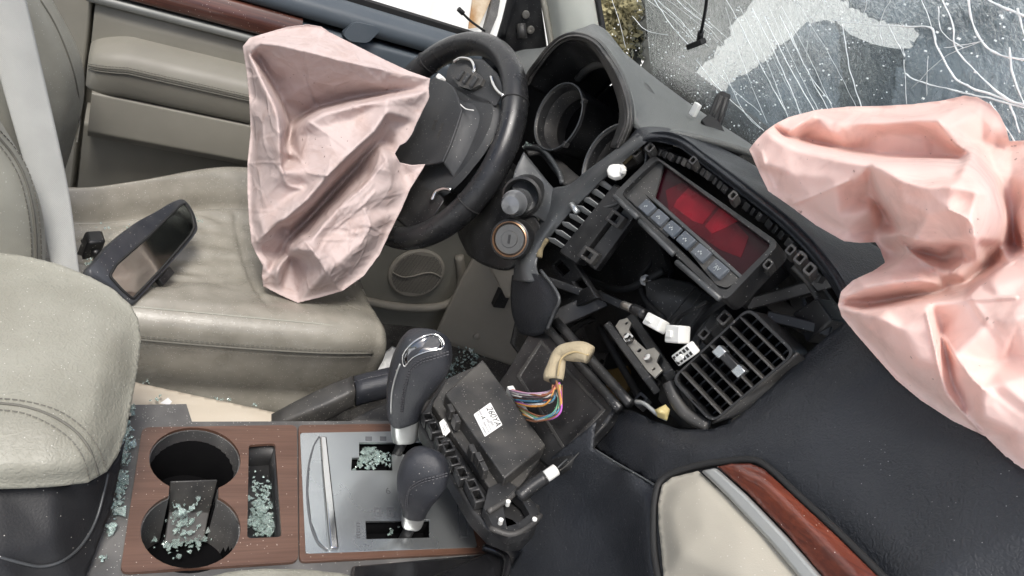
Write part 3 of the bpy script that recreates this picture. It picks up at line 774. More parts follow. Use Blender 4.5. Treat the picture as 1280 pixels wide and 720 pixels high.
relief('bonnet_panel', onp(BNP, jag([(1108, 250), (1112, 130), (1126, 66), (1144, 52), (1150, 42), (1130, 30), (1104, 26), (1076, 18), (1050, 0), (1030, -70), (1400, -70), (1400, 60), (1400, 260)], 3.2, 5, 6)),
       [onp(BNP, [(1140, 150, .03), (1200, 110, .05), (1290, 60, .02)]), onp(BNP, [(1160, 90, .04), (1260, 140, .0)]), onp(BNP, [(1130, 10, .0), (1200, 20, .05), (1270, -10, .0)]), onp(BNP, [(1180, 52, -.04), (1230, 30, -.05), (1290, 6, -.04)])], M['bonnet'], bn, step=5, iters=2, thick=.03, creases=random_creases(130, (1080, -60, 1400, 250), 9, (10, 40), (3, 7), (.006, .018)))
relief('engine_cover', onp(BNP, [(1040, 250, -.12), (1043, 24, -.12), (1062, 42, -.12), (1090, 54, -.12), (1118, 60, -.12), (1142, 60, -.12), (1120, 130, -.12), (1120, 250, -.12)]), [onp(BNP, [(1080, 70, -.08), (1078, 200, -.09)])], M['olive'], bn, step=5, iters=3, thick=.04, creases=random_creases(30, (1040, 30, 1140, 240), 8, (8, 30), (3, 6), (.006, .018)))
relief('wing_panel', onp(BNP, jag([(775, 130, -.25), (790, 100, -.25), (806, 60, -.25), (800, 20, -.25), (812, -60, -.25), (985, -60, -.25), (952, -10, -.25), (918, 30, -.25), (884, 78, -.25), (856, 112, -.25), (842, 170, -.25), (800, 180, -.25)], 3.6, 5, 8)), [onp(BNP, [(830, 0, -.2), (850, 60, -.22), (826, 110, -.2)])], M['olive'], bn, step=5, iters=2, thick=.03, creases=random_creases(50, (790, -50, 900, 150), 14, (10, 40), (3, 6), (.006, .02), 1.2))
bush = thing('dry_bush', 'blurred yellow olive bush beyond the far corner of the cracked windscreen', 'bush')
BP2 = Plane((2.6, 1.3, 1.0), (-.7, -.7, .2))
yel = mat('yellow dry leaves', (.36, .32, .17), .9, var=(6, .9, (.20, .19, .12))); olv = mat('grey olive leaves', (.16, .165, .12), .9, var=(6, .8, (.30, .30, .24)))
for nm, m_, cx, cy, sx, sy, cnt in (('yellow_leaves', yel, 770, 20, 26, 40, 3600), ('olive_leaves', olv, 822, 30, 22, 50, 3000)):
    gl_ = Geo()
    for _ in range(cnt):
        p = BP2(random.gauss(cx, sx * .55), random.gauss(cy, sy * .55), random.uniform(-.2, .25)); s = random.uniform(.006, .02)
        a = Vector((random.gauss(0, 1), random.gauss(0, 1), random.gauss(0, 1))).normalized(); b = a.orthogonal().normalized()
        gl_.add(([p - a * s, p + b * s * .5, p + a * s, p - b * s * .5], [(0, 1, 2, 3)]))
    tag(gl_.build(nm, m_, bush), kind='stuff')
tube('stem', [BP2(800, 40), BP2(800, 120) + Vector((0, 0, -.3)), Vector((BP2(800, 120).x, BP2(800, 120).y, -.36))], .03, M['olive'], bush, n=6)

# ------------------------------------------------------------------ driver seat
seat = thing('driver_seat', 'beige leather driver seat with wrinkled cushion and stitched bolsters', 'car seat')
PROF = [(.270, .44), (.252, .50), (.241, .555), (.236, .590), (.242, .612), (.268, .622), (.315, .610), (.37, .594), (.47, .589), (.56, .594), (.60, .612), (.632, .623), (.662, .604), (.672, .55), (.665, .44), (.47, .43)]
def cushion():
    loop = catmull([(y, z, 0) for y, z in PROF], 150, True)
    secs = []
    nx = 120
    for i in range(nx):
        t = i / (nx - 1); x = -.21 + t * .452
        f = max(0, (x - .135) / .107); f = min(1, f)
        sq = math.sqrt(max(0.0, 1 - f ** 3))           # front nose rolls over
        row = []
        for p in loop:
            y, z = p.x, p.y
            z = .50 + (z - .50) * (1 - .10 * f ** 4)
            y = .455 + (y - .455) * (1 - .07 * f ** 3)
            kx = max(0, min(1, (x + .17) / .27)); kx = kx * kx * (3 - 2 * kx)
            if y > .40: y = .40 + (y - .40) * (.36 + .62 * kx)
            top = max(0, min(1, (z - .56) / .03)) * max(0, min(1, (y - .27) / .05)) * max(0, min(1, (.40 + .165 * (.36 + .62 * kx) - y) / .02))
            wr = 0
            ph = y * 165 + 5.0 * mnoise.noise(Vector((x * 7, y * 16, 8))) + 2.0 * math.sin(x * 15 + y * 9)
            amp = max(0, min(1, (.075 - x) / .05))
            wr += .0070 * math.sin(ph) * max(.12, .45 + mnoise.noise(Vector((x * 11, y * 19, 4)))) * amp
            wr += .0016 * mnoise.noise(Vector((x * 25, y * 60, 3))) * amp
            wr += .004 * mnoise.noise(Vector((x * 9, y * 9, 1)))
            wr -= .005 * math.exp(-((x - .083 - .012 * math.sin(y * 8)) / .0035) ** 2)
            z += wr * top
            yg = .40 + .178 * (.36 + .62 * kx)
            z -= .012 * math.exp(-((y - yg) / .006) ** 2) * (1 if z > .56 else 0)
            if y > yg: z += .012 * max(0, min(1, (y - yg) / .03)) * max(0, min(1, (z - .56) / .02)) * (1 - f)
            # bolster seam grooves
            row.append(Vector((x, y, z)))
        secs.append(row)
    for k in range(1, 9):                                # nose
        a = k / 8 * math.pi / 2
        base = secs[nx - 1]; c = Vector((0, .455, .50))
        cx = .242
        row = []
        for p in base:
            q = Vector((cx + .024 * math.sin(a), c.y + (p.y - c.y) * (1 - .10 * (1 - math.cos(a))), c.z + (p.z - c.z) * (.62 + .38 * math.cos(a))))
            row.append(q)
        secs.append(row)
    V, F = loft_geo(secs)
    return V, F
V, F = cushion()
cu = mesh('cushion', V, F, M['worn'], seat, smooth=True)
def profpt(k, x):  # a point on the cushion's side profile
    f = min(1, max(0, (x - .135) / .107))
    y, z = k
    return Vector((x, .455 + (y - .455) * (1 - .07 * f ** 3), .50 + (z - .50) * (1 - .10 * f ** 4)))
xs = np.linspace(-.2, .240, 40)
tube('piping', [profpt((.2535, .6195 - .004 * max(0, (x - .15) / .09)), x) for x in xs], .0012, M['leather'], cu, sides=6)
tube('piping', [profpt((.2348, .588), x) + Vector((0, 0, -.004 * math.cos((x - .05) * 9))) for x in xs], .0015, M['thread'], cu, sides=6)
stitches('stitching', [profpt((.2340, .5945), x) + Vector((0, 0, -.004 * math.cos((x - .05) * 9))) for x in xs], M['thread'], cu, Vector((0, -1, .1)), pitch=.006)
stitches('stitching', [profpt((.2345, .5815), x) + Vector((0, 0, -.004 * math.cos((x - .05) * 9))) for x in xs], M['thread'], cu, Vector((0, -1, .1)), pitch=.006)
# seat back
def seatback():
    rows = []
    Z = [.55, .62, .70, .76, .82, .90, 1.0, 1.1]
    XI = [-.168, -.158, -.160, -.176, -.208, -.25, -.31, -.37]
    XO = [-.172, -.160, -.152, -.160, -.190, -.240, -.30, -.36]
    YO = [.645, .65, .648, .642, .635, .625, .61, .60]
    for z, xi, xo, yo in zip(Z, XI, XO, YO):
        xm = min(xi, xo) - .032; xb = min(xi, xo) - .15
        loop = [(xb, .25), (xi - .06, .232), (xi - .022, .232), (xi - .002, .245), (xi, .27), (xi - .012, .305), (xm, .345), (xm + .002, .45), (xm, .54), (xo - .016, yo - .075), (xo - .002, yo - .035), (xo - .004, yo - .012), (xo - .03, yo), (xo - .07, yo), (xb, yo - .02)]
        rows.append([Vector((x, y, z)) for x, y in loop])
    R = [catmull(r, 90, True) for r in rows]
    secs = [[None] * 90 for _ in range(60)]
    for k in range(90):
        c = catmull([r[k] for r in R], 60)
        for j in range(60): secs[j][k] = c[j]
    return loft_geo(secs)
V, F = seatback()
sb = mesh('seat_back', V, F, M['leather'], seat, smooth=True)
def bol(off): return [aY(a, b, y) for a, b, y in off]
SBP = [(4, 172, .243), (25, 210, .243), (37, 250, .243), (41, 290, .243), (43, 320, .243)]
DEP = Vector((.004, -.001, 0))
def snap(pts):
    dg = bpy.context.evaluated_depsgraph_get(); out = []
    for p in pts:
        r = (p - CAM).normalized()
        okk, loc, nr, _ = sb.ray_cast(CAM, r)
        out.append((loc + nr * .0006) if okk else p)
    return out
bpy.context.view_layer.update()
l1 = snap([aD(a, b, 1.0) for a, b in [(-4, 178), (12, 200), (25, 226), (34, 262), (38, 295), (39, 325)]])
l2 = snap([aD(a, b, 1.0) for a, b in [(-4, 170), (16, 195), (30, 222), (40, 260), (44, 295), (45, 325)]])
l3 = snap([aD(a, b, 1.0) for a, b in [(-4, 160), (20, 188), (36, 218), (46, 258), (50, 295), (51, 325)]])
tube('piping', l2, .0014, M['thread'], sb, n=50)
stitches('stitching', l1, M['thread'], sb, Vector((.6, -.8, .1)), pitch=.0065, ln=.0045)
stitches('stitching', l3, M['thread'], sb, Vector((.6, -.8, .1)), pitch=.0065, ln=.0045)
l4 = snap([aD(a, b, 1.2) for a, b in [(50, 0), (68, 30), (85, 70), (96, 110), (99, 150), (96, 178)]])
tube('piping', l4, .0011, M['thread'], sb, n=50)
# cream skirt below the cushion side
relief('seat_skirt', [(150, 470, 1.06), (168, 477, 1.05), (260, 497, 1.055), (360, 518, 1.07), (345, 533, 1.05), (240, 536, 1.02), (160, 520, 1.01)], [[(165, 495, 1.03), (260, 514, 1.035), (345, 525, 1.05)]], M['cream'], seat, step=4, iters=4, thick=.02, creases=random_creases(6, (170, 480, 350, 530), 2, (20, 50), (3, 5), (.001, .003), .2))
# belt
belt = thing('seat_belt', 'pale grey seat belt webbing hanging down the driver seat back', 'seat belt')
def beltrow(cl, cr): return cl, cr
BL = [((-70, -190, 1.03), (-30, -260, 1.04)), ((-40, -70, 1.01), (2, -140, 1.03)), ((-14, 40, 1.005), (26, -30, 1.02)), ((0, 97, 1.00), (40, 30, 1.015)), ((15, 150, .995), (56, 100, 1.01)), ((29, 200, .992), (74, 180, 1.0)), ((46, 262, .99), (88, 250, .995)), ((63, 327, .985), (98, 330, .985)), ((70, 365, .985), (104, 372, .985))]
patch('webbing', [[aD(*a), aD((a[0] + b[0]) / 2, (a[1] + b[1]) / 2, (a[2] + b[2]) / 2 - .003), aD(*b)] for a, b in BL], 14, 100, M['belt'], belt, solid=.0014)
buckle = thing('belt_buckle', 'black belt buckle end between the seat cushion and the seat back', 'buckle')
box('buckle_body', aD(113, 312, 1.115), (.010, .004, .0), (-.003, .013, 0), (.004, 0, .022), M['black'], buckle, bevel=.004)
box('metal_tongue', aD(115, 300, 1.115), (.008, .004, .0), (-.002, .009, 0), (.004, 0, .006), M['chrome'], buckle, bevel=.002)

# passenger seat: a sliver of its bolster
ps = thing('passenger_seat', 'beige leather passenger seat bolster at the lower edge of the console', 'car seat')
relief('side_bolster', [(255, 722, .672), (285, 714, .668), (330, 710, .665), (380, 711, .665), (430, 716, .67), (460, 728, .675), (470, 800, .66), (250, 800, .65)], [[(270, 735, .655), (360, 728, .648), (440, 740, .655)]], M['armleather'], ps, step=5, iters=3, thick=.05)

# ------------------------------------------------------------------ centre console
con = thing('centre_console', 'dark grey centre console with wood veneer panel, cup holders and shift plate', 'console')
ZC = .600
def cz(px, py, z=ZC): return aZ(px, py, z)
def P2(pts, z=ZC): return [cz(a, b, z) for a, b in pts]
up = Vector((0, 0, 1))
V, F = [], []
# body with wells cut out of its lid
C1, C2 = cz(245, 573), cz(240, 660)
RC = .0435
def fig8(z, r, neck):
    pts = []
    ax = (C2 - C1); ax.z = 0; L = ax.length; ax.normalize(); sx = Vector((-ax.y, ax.x, 0))
    a = math.asin(min(.99, neck / r)); n = 30
    for k in range(n + 1):
        t = a + (2 * math.pi - 2 * a) * k / n
        pts.append(C1 + (ax * math.cos(t) + sx * math.sin(t)) * r)
    for k in range(n + 1):
        t = math.pi + a + (2 * math.pi - 2 * a) * k / n
        pts.append(C2 + (ax * math.cos(t) + sx * math.sin(t)) * r)
    return [Vector((p.x, p.y, z)) for p in pts]
TR = [(311, 556), (344, 554), (352, 671), (309, 673)]
S1 = [(449, 553), (537, 553), (537, 568), (490, 568), (491, 588), (439, 588), (440, 572), (449, 572)]
S2 = [(457, 651), (537, 650), (537, 672), (458, 674)]
body = P2([(166, 506), (233, 505), (240, 527), (560, 526), (640, 526), (670, 700), (640, 735), (520, 745), (380, 752), (200, 760), (60, 765), (110, 700), (140, 640), (157, 560)], ZC - .004)
slab('console_body', body, M['consolegrey'], con, back=Vector((0, 0, -.30)), bevel=.004, seg=3, holes=[fig8(ZC - .004, RC - .001, .022), P2(TR, ZC - .004), P2([(436, 549), (541, 549), (541, 592), (436, 592)], ZC - .004), P2([(453, 647), (541, 646), (541, 677), (454, 679)], ZC - .004)])
w1 = rounded(P2([(178, 534), (371, 531), (373, 702), (150, 716)]), .008)
slab('wood_panel', w1, M['wood'], con, thick=.0035, back=Vector((0, 0, -.0035)), holes=[fig8(ZC, RC, .0225), rounded(P2(TR), .004)], bevel=.0014, seg=3)
GP = [(375, 541), (560, 538), (597, 684), (382, 692)]
w2 = rounded(P2([(373.2, 531), (590, 528), (612, 690), (374.5, 702)]), .006)
slab('wood_surround', w2, M['wood'], con, back=Vector((0, 0, -.0035)), holes=[P2(GP)], bevel=.0012, seg=3)
def bowl(name, loop, depth, m, shrink=.9):
    c = sum(loop, Vector((0, 0, 0))) / len(loop)
    lo = [c + (p - c) * shrink + Vector((0, 0, -depth)) for p in loop]
    n = len(loop)
    V = loop + lo; F = [(i, (i + 1) % n, n + (i + 1) % n, n + i) for i in range(n)] + [tuple(range(n, 2 * n))]
    me = mesh(name, V, F, m, con, smooth=True, sharp=40, solid=.002, soff=1)
    return me
bowl('cup_well', fig8(ZC - .003, RC + .0005, .0223), .065, M['void'], .93)
bowl('tray_well', P2(TR, ZC - .003), .030, M['black'], .93)
# rubber lip standing in the near cup
flap = slab('cup_divider', [aZ(*p) for p in ((213, 602, .5955), (272, 600, .5955), (262, 640, .560), (255, 676, .548), (205, 680, .548), (211, 640, .562))], M['blackgrey'], con, thick=.003, bevel=.001)
# shift plate
ringw = [P2(S1), P2(S2)]
plate = slab('shift_plate', rounded(P2(GP, ZC + .0006), .004), M['alu'], con, back=Vector((0, 0, -.003)), holes=[P2(S1, ZC + .0006), P2(S2, ZC + .0006)], bevel=.0007)
for s in (S1, S2):
    c = [sum(p[0] for p in s) / len(s), sum(p[1] for p in s) / len(s)]
    bowl('shift_slot', P2([(c[0] + (a - c[0]) * 1.03, c[1] + (b - c[1]) * 1.06) for a, b in s], ZC - .0025), .022, M['void'], .98)
cres = P2([(400, 545), (393, 556), (387, 580), (385, 615), (389, 652), (398, 676), (410, 687), (407, 640), (403, 590)], ZC + .0016)
slab('crescent_insert', cres, M['alu'], plate, back=Vector((0, 0, -.0012)), bevel=.0006)
tube('crescent_edge', P2([(399, 546), (392, 558), (386, 582), (384, 615), (388, 652), (397, 677), (409, 688)], ZC + .0012), .0010, M['greyink'], plate, n=40, sides=6)
slab('chrome_bar', P2([(400, 545), (408.5, 545), (424, 684), (413, 685)], ZC + .004), M['chrome'], plate, back=Vector((0, 0, -.0035)), bevel=.0016, seg=3)
for a, b in ((461, 548), (479, 548), (520, 548)):
    slab('indicator_window', P2([(a - 4, b - 2.5), (a + 4, b - 2.5), (a + 4, b + 2.5), (a - 4, b + 2.5)], ZC + .0011), M['greyink'], plate, back=Vector((0, 0, -.0008)), bevel=0)
for a, b in ((472, 640), (488, 640)):
    iw = slab('indicator_window', rounded(P2([(a - 4.5, b - 6), (a + 4.5, b - 6), (a + 5, b + 6), (a - 4, b + 6)], ZC + .0012), .001), M['greyink'], plate, back=Vector((0, 0, -.0008)), bevel=0)
    slab('indicator_glyph', P2([(a - 1.5, b - 3), (a + 1.5, b - 3), (a + 1.5, b + 3), (a - 1.5, b + 3)], ZC + .0016), M['alu'], iw, back=Vector((0, 0, -.0003)), bevel=0)
text('print_mark', '6', cz(485, 614, ZC + .0008), Vector((1, .05, 0)), Vector((0, 1, 0)), .012, M['greyink'], plate)
for k in range(6):                         # worn range letters beside the slot, too small to read
    b_ = 653 + k * 3.6
    slab('print_mark', P2([(445.5, b_), (450.5, b_ - .2), (450.5, b_ + 1.6), (445.5, b_ + 1.8)], ZC + .0010), M['greyink'], plate, back=Vector((0, 0, -.0002)), bevel=0)
tri_ = [(571, 628), (578, 628), (588, 672), (574, 672)]
slab('print_mark', P2(tri_, ZC + .0010), M['greyink'], plate, back=Vector((0, 0, -.0002)), bevel=0, holes=[P2([(572.5, 630), (577, 630), (585.5, 670), (575.5, 670)], ZC + .0010)])
slab('print_mark', P2([(571, 641), (574, 638), (577, 641), (574, 644)], ZC + .0010), M['silver'], plate, back=Vector((0, 0, -.0002)), bevel=0)
# glossy black side moulding at the near front of the console
slab('side_moulding', [aD(*p) for p in ((440, 706, .80), (608, 694, .84), (632, 680, .85), (636, 720, .82), (600, 770, .79), (430, 770, .74))], M['gloss'], con, thick=.02, bevel=.006, seg=3)
tube('moulding_seam', [aD(604, 684, .835), aD(622, 690, .83), aD(634, 700, .82), aD(630, 725, .81), aD(618, 760, .79)], .004, M['gloss'], con, n=20)

# padded armrest box
arm = thing('console_armrest', 'padded beige leather armrest lid on a black console box', 'armrest')
lid = relief('lid', [(-130, 300, .90), (-60, 306, .88), (0, 315, .862), (40, 321, .855), (78, 331, .848), (112, 345, .84), (142, 361, .832), (163, 380, .825), (173, 398, .82), (177, 425, .815), (173, 460, .80), (166, 500, .782), (158, 540, .768), (148, 570, .755), (134, 590, .745), (110, 604, .730), (60, 610, .722), (0, 612, .722), (-130, 614, .73)],
       [[(-130, 350, .838), (-40, 352, .82), (40, 366, .806), (110, 390, .797), (150, 415, .797)], [(-130, 450, .770), (-30, 450, .758), (60, 455, .752), (130, 465, .756), (155, 470, .77)],
        [(-130, 530, .728), (-30, 530, .716), (60, 535, .708), (110, 545, .712), (140, 545, .735)], [(-130, 585, .715), (-20, 585, .704), (60, 585, .698), (105, 582, .703), (130, 572, .722)]],
       M['armleather'], arm, step=4, iters=14, thick=.09, edge=40)
bpy.context.view_layer.update()
def snapto(ob, pts, lift=.0006):
    out = []
    for a, b in pts:
        r = ray(a, b); okk, loc, nr, _ = ob.ray_cast(CAM, r)
        if okk: out.append(loc - r * lift)
    return out
for k, pts in enumerate(([(-10, 497), (30, 501), (70, 512), (100, 531), (122, 558), (134, 588)], [(-10, 503), (30, 508), (65, 520), (93, 538), (112, 562), (123, 594)], [(-10, 511), (28, 516), (60, 529), (86, 547), (103, 570), (112, 599)])):
    s = snapto(lid, pts)
    if k == 1: tube('piping', s, .0011, M['thread'], lid, n=60)
    else: stitches('stitching', s, M['thread'], lid, lambda p: (CAM - p).normalized(), pitch=.0052, ln=.0036, wd=.0010)
lower = relief('box_front', [(-130, 606, .745), (0, 606, .735), (70, 606, .735), (112, 600, .742), (136, 584, .76), (150, 562, .775), (158, 545, .785), (150, 590, .79), (140, 635, .79), (120, 690, .775), (100, 740, .76), (60, 800, .74), (-130, 800, .72)],
       [[(-130, 690, .725), (0, 690, .725), (70, 680, .735), (120, 620, .765)]], M['boxblack'], arm, step=5, iters=8, thick=.05)
bpy.context.view_layer.update()
tube('trim_line', snapto(lower, [(-20, 690), (20, 702), (52, 708), (80, 700), (103, 680), (120, 650), (130, 615), (135, 592)], .001), .0013, M['grey'], lower, n=60)

# gear levers: swept along their lean, wider in the head
M['knob'] = mat('black knob leather', (.020, .022, .028), .42, bump=('leather', 900, .25), var=(40, .5, (.03, .032, .037)), dust=.15)
def lever(name, label, foot, yv, path, colpath):
    t = thing(name, label, 'gear lever')
    def build(nm, pts, m, e):
        ctr = [aY(a, b, yv) for a, b, w, k in pts]
        n = 36
        C_ = catmull(ctr, n); Wd = catmull([(w, k, 0) for a, b, w, k in pts], n); S = []
        for i in range(n):
            tg = (C_[min(n - 1, i + 1)] - C_[max(0, i - 1)]).normalized()
            v = (CAM - C_[i]); v = (v - tg * v.dot(tg)).normalized(); u = v.cross(tg).normalized()
            sc = (C_[i] - CAM).length / FPX
            S.append(sec(C_[i], u, v, Wd[i].x * sc, Wd[i].x * Wd[i].y * sc, e, 40))
        return mesh(nm, *loft_geo(S), m, t, smooth=True, sharp=70)
    tube('shaft', [foot - Vector((0, 0, .02)), aY(colpath[0][0], colpath[0][1], yv)], .006, M['black'], t, sides=12, n=4)
    build('collar', colpath, M['silver'], 3.2)
    return t, build('knob', path, M['knob'], 3.0)
gb = cz(497, 566, ZC)
G1, K1 = lever('gear_lever', 'tall black leather gear lever with glossy top plate above the shift plate', gb, gb.y,
    [(506, 521, 18.5, .9), (505, 516, 20, .9), (507, 500, 23, .85), (512, 483, 27.5, .8), (520, 465, 33, .75), (528, 449, 35.5, .72), (533, 435, 33, .70), (537, 424, 26, .68), (539, 416, 11, .66)],
    [(505.5, 546, 14, .9), (505.5, 543, 16, .9), (506, 530, 17, .9), (506, 520, 17.5, .9)])
bpy.context.view_layer.update()
def on_knob(K, pts, lift=.0012): return snapto(K, pts, lift)
gl_px = [(503, 447), (509, 435), (519, 426), (531, 420), (543, 418), (551, 422), (555, 431), (551, 436), (532, 440), (516, 447), (506, 458)]
crown = on_knob(K1, gl_px, .0016)
if len(crown) > 4:
    cc = sum(crown, Vector((0, 0, 0))) / len(crown)
    ring_ = catmull(crown, 40, True)
    Vc = [cc + (CAM - cc).normalized() * .0025] + [cc + (p - cc) * .55 + (CAM - cc).normalized() * .0016 for p in ring_] + ring_ + [p - (CAM - p).normalized() * .003 for p in ring_]
    Fc = [(0, 1 + i, 1 + (i + 1) % 40) for i in range(40)] + [(1 + i, 41 + i, 41 + (i + 1) % 40, 1 + (i + 1) % 40) for i in range(40)] + [(41 + i, 81 + i, 81 + (i + 1) % 40, 41 + (i + 1) % 40) for i in range(40)]
    mesh('crown_plate', Vc, Fc, mat('smoked chrome crown', (.22, .225, .23), .14, metal=1), G1, smooth=True)
    tube('bezel', catmull(crown, 60, True), .0009, M['chrome'], G1, closed=True, sides=6)
spine = on_knob(K1, [(500, 455), (494, 472), (490, 490), (489, 506), (489, 517)], .001)
if len(spine) > 2: tube('bezel', spine, .0011, M['silver'], G1, n=20)
for dx in (0, 3.6):
    stl = on_knob(K1, [(559, 440 + dx), (542, 445 + dx), (526, 450 + dx), (513, 461 + dx), (506 + dx * .6, 480), (502 + dx * .6, 500), (501 + dx * .6, 515)], .0006)
    if len(stl) > 2: stitches('stitching', stl, M['darkthread'], K1, lambda p: (CAM - p).normalized(), pitch=.0036, ln=.0026, wd=.0012, ht=.0014)
tb = cz(508, 667, ZC)
G2, K2 = lever('transfer_lever', 'short black leather transfer lever standing in the near slot of the shift plate', tb, tb.y,
    [(518, 640, 14.5, .9), (519, 634, 16, .9), (521, 620, 21.5, .85), (525, 606, 27.5, .8), (529, 594, 30.5, .76), (533, 581, 28.5, .74), (537, 571, 20, .72), (539, 566, 8, .7)],
    [(515, 655, 11, .9), (515.5, 652, 12.5, .9), (517, 645, 13.5, .9), (518, 639, 14.5, .9)])
bpy.context.view_layer.update()
for dx in (0, 3.2):
    stl = on_knob(K2, [(557, 592 + dx), (543, 596 + dx), (528, 600 + dx), (514, 608 + dx), (508 + dx * .6, 620), (507 + dx * .6, 634)], .0006)
    if len(stl) > 2: stitches('stitching', stl, M['darkthread'], K2, lambda p: (CAM - p).normalized(), pitch=.0034, ln=.0025, wd=.0011, ht=.0012)

# parking brake between console and seat
hb = thing('parking_brake', 'black parking brake lever lying between the console and the driver seat', 'brake lever')
ha = [aY(340, 532, .16), aY(400, 508, .165), aY(445, 488, .17), aY(495, 476, .17)]
Sx = []
for p, r in zip(catmull(ha, 12), [.012, .014, .016, .0175, .018, .018, .017, .017, .0168, .0165, .016, .014]):
    Sx.append(sec(p, Vector((0, 1, 0)), Vector((-.2, 0, 1)).normalized(), r * .95, r, 4.5, 24))
mesh('lever_arm', *loft_geo(Sx[:8]), M['blackgrey'], hb, smooth=True)
gS = [sec(p, Vector((0, 1, 0)), Vector((-.2, 0, 1)).normalized(), .0172, .0182, 2.8, 24) for p in catmull([aY(443, 489, .17), aY(470, 482, .17), aY(500, 475, .17), aY(530, 468, .17)], 10)]
grip = mesh('grip', *loft_geo(gS), M['knob'], hb, smooth=True)
bpy.context.view_layer.update()
stl = on_knob(grip, [(444, 477), (458, 473), (472, 470), (486, 467)], .0006)
if len(stl) > 1: stitches('stitching', stl, M['darkthread'], grip, lambda p: (CAM - p).normalized(), pitch=.0045, ln=.0034, wd=.0012, ht=.0012)
slab('lever_boot', P2([(430, 527), (480, 500), (560, 497), (580, 526)], .585), M['blackgrey'], con, thick=.02, bevel=.006)

# ------------------------------------------------------------------ dashboard
dash = thing('dashboard', 'dark dashboard with instrument hood, stripped centre opening and wood trimmed passenger side', 'dashboard')
def gx(rows): return [[aX(a, b, x) for a, b, x in r] for r in rows]
RIMO = [(655, 104), (662, 90), (671, 77), (682, 61), (696, 47), (712, 40), (729, 40), (746, 47), (759, 61), (773, 80), (783, 99), (790, 122), (793, 141), (791, 160), (780, 185)]
RIMI = [(659, 106), (667, 92), (678, 78), (689, 65), (700, 56), (713, 51), (729, 54), (742, 64), (752, 79), (761, 96), (767, 111), (772, 127), (774, 143), (771, 160), (762, 184)]
hood = patch('instrument_hood', [[aX(a, b, .41) for a, b in RIMO], [aX((a * 1.6 + c) / 2.6, (b * 1.6 + d) / 2.6, .396) for (a, b), (c, d) in zip(RIMO, RIMI)], [aX((a + c * 1.6) / 2.6, (b + d * 1.6) / 2.6, .398) for (a, b), (c, d) in zip(RIMO, RIMI)], [aX(c, d, .408) for c, d in RIMI]], 80, 16, M['blackgrey'], dash, solid=.006)
INN = [aX(c, d, .408) for c, d in RIMI]
cen = sum(INN, Vector((0, 0, 0))) / len(INN)
deep = [cen + (p - cen) * .84 + Vector((.10, .0, -.018)) for p in INN]
mid = [cen + (p - cen) * .90 + Vector((.05, .0, -.014)) for p in INN]
patch('hood_lining', [INN, mid, deep], 60, 12, M['black'], dash, solid=.003)
ledge = [cen + (p - cen) * .82 + Vector((.05, -.004, -.008)) for p in INN[2:14]]
tube('hood_ledge', ledge, .006, M['blackgrey'], dash, n=50)
bk = [Vector((.52, p.y, p.z)) for p in (aX(640, 70, .52), aX(705, 52, .52), aX(752, 85, .52), aX(775, 150, .52), aX(775, 250, .52), aX(700, 300, .52), aX(640, 220, .52))]
slab('gauge_backing', bk, M['void'], dash, thick=.004, bevel=0)
slab('hood_end', [p + Vector((.002, 0, 0)) for p in deep], M['void'], dash, back=Vector((.004, 0, 0)), bevel=0)
# dash top between hood and glass
patch('dash_top', gx([[(712, 40, .412), (746, 47, .412), (773, 80, .412), (790, 122, .412), (794, 150, .412), (800, 160, .412), (812, 163, .415)],
                      [(730, 34, .46), (760, 50, .48), (788, 84, .49), (815, 122, .49), (838, 146, .48), (855, 160, .47), (870, 168, .46)],
                      [(744, 30, .54), (772, 58, .57), (812, 92, .575), (850, 122, .565), (885, 148, .55), (915, 168, .54), (945, 190, .53)],
                      [(760, 40, .60), (790, 76, .61), (830, 108, .61), (870, 138, .605), (905, 160, .60), (940, 182, .59), (990, 214, .58)],
                      [(762, 46, .76), (792, 82, .77), (832, 114, .77), (872, 144, .77), (907, 166, .77), (942, 188, .77), (992, 220, .77)]]), 60, 50, M['dashtop'], dash, solid=.008)
patch('dash_end', gx([[(640, 66, .50), (655, 62, .50), (675, 60, .50), (692, 56, .52)], [(645, 85, .46), (658, 80, .46), (674, 70, .47), (690, 60, .50)], [(646, 112, .43), (656, 104, .42), (664, 92, .42), (676, 74, .43)]]), 20, 16, M['dashtop'], dash, solid=.006)
# upper pad above the display
patch('upper_pad', gx([[(776, 188, .404), (800, 160, .412), (850, 163, .46), (900, 184, .49), (945, 208, .51), (1000, 248, .53), (1060, 286, .54), (1130, 330, .55), (1230, 400, .56), (1420, 520, .57)],
                       [(778, 189, .400), (806, 166, .402), (850, 170, .435), (892, 192, .455), (940, 222, .47), (995, 262, .48), (1050, 308, .49), (1105, 355, .50), (1180, 430, .51), (1420, 590, .52)],
                       [(781, 190, .398), (812, 172, .400), (846, 174, .415), (882, 198, .420), (930, 234, .425), (988, 280, .43), (1035, 330, .44), (1070, 385, .445), (1120, 450, .46), (1400, 640, .48)],
                       [(783, 191, .402), (814, 178, .408), (842, 180, .420), (876, 204, .425), (922, 240, .432), (979, 286, .438), (1025, 338, .446), (1058, 392, .452), (1090, 460, .47), (1380, 660, .49)]]), 90, 30, M['dash'], dash, solid=.008)
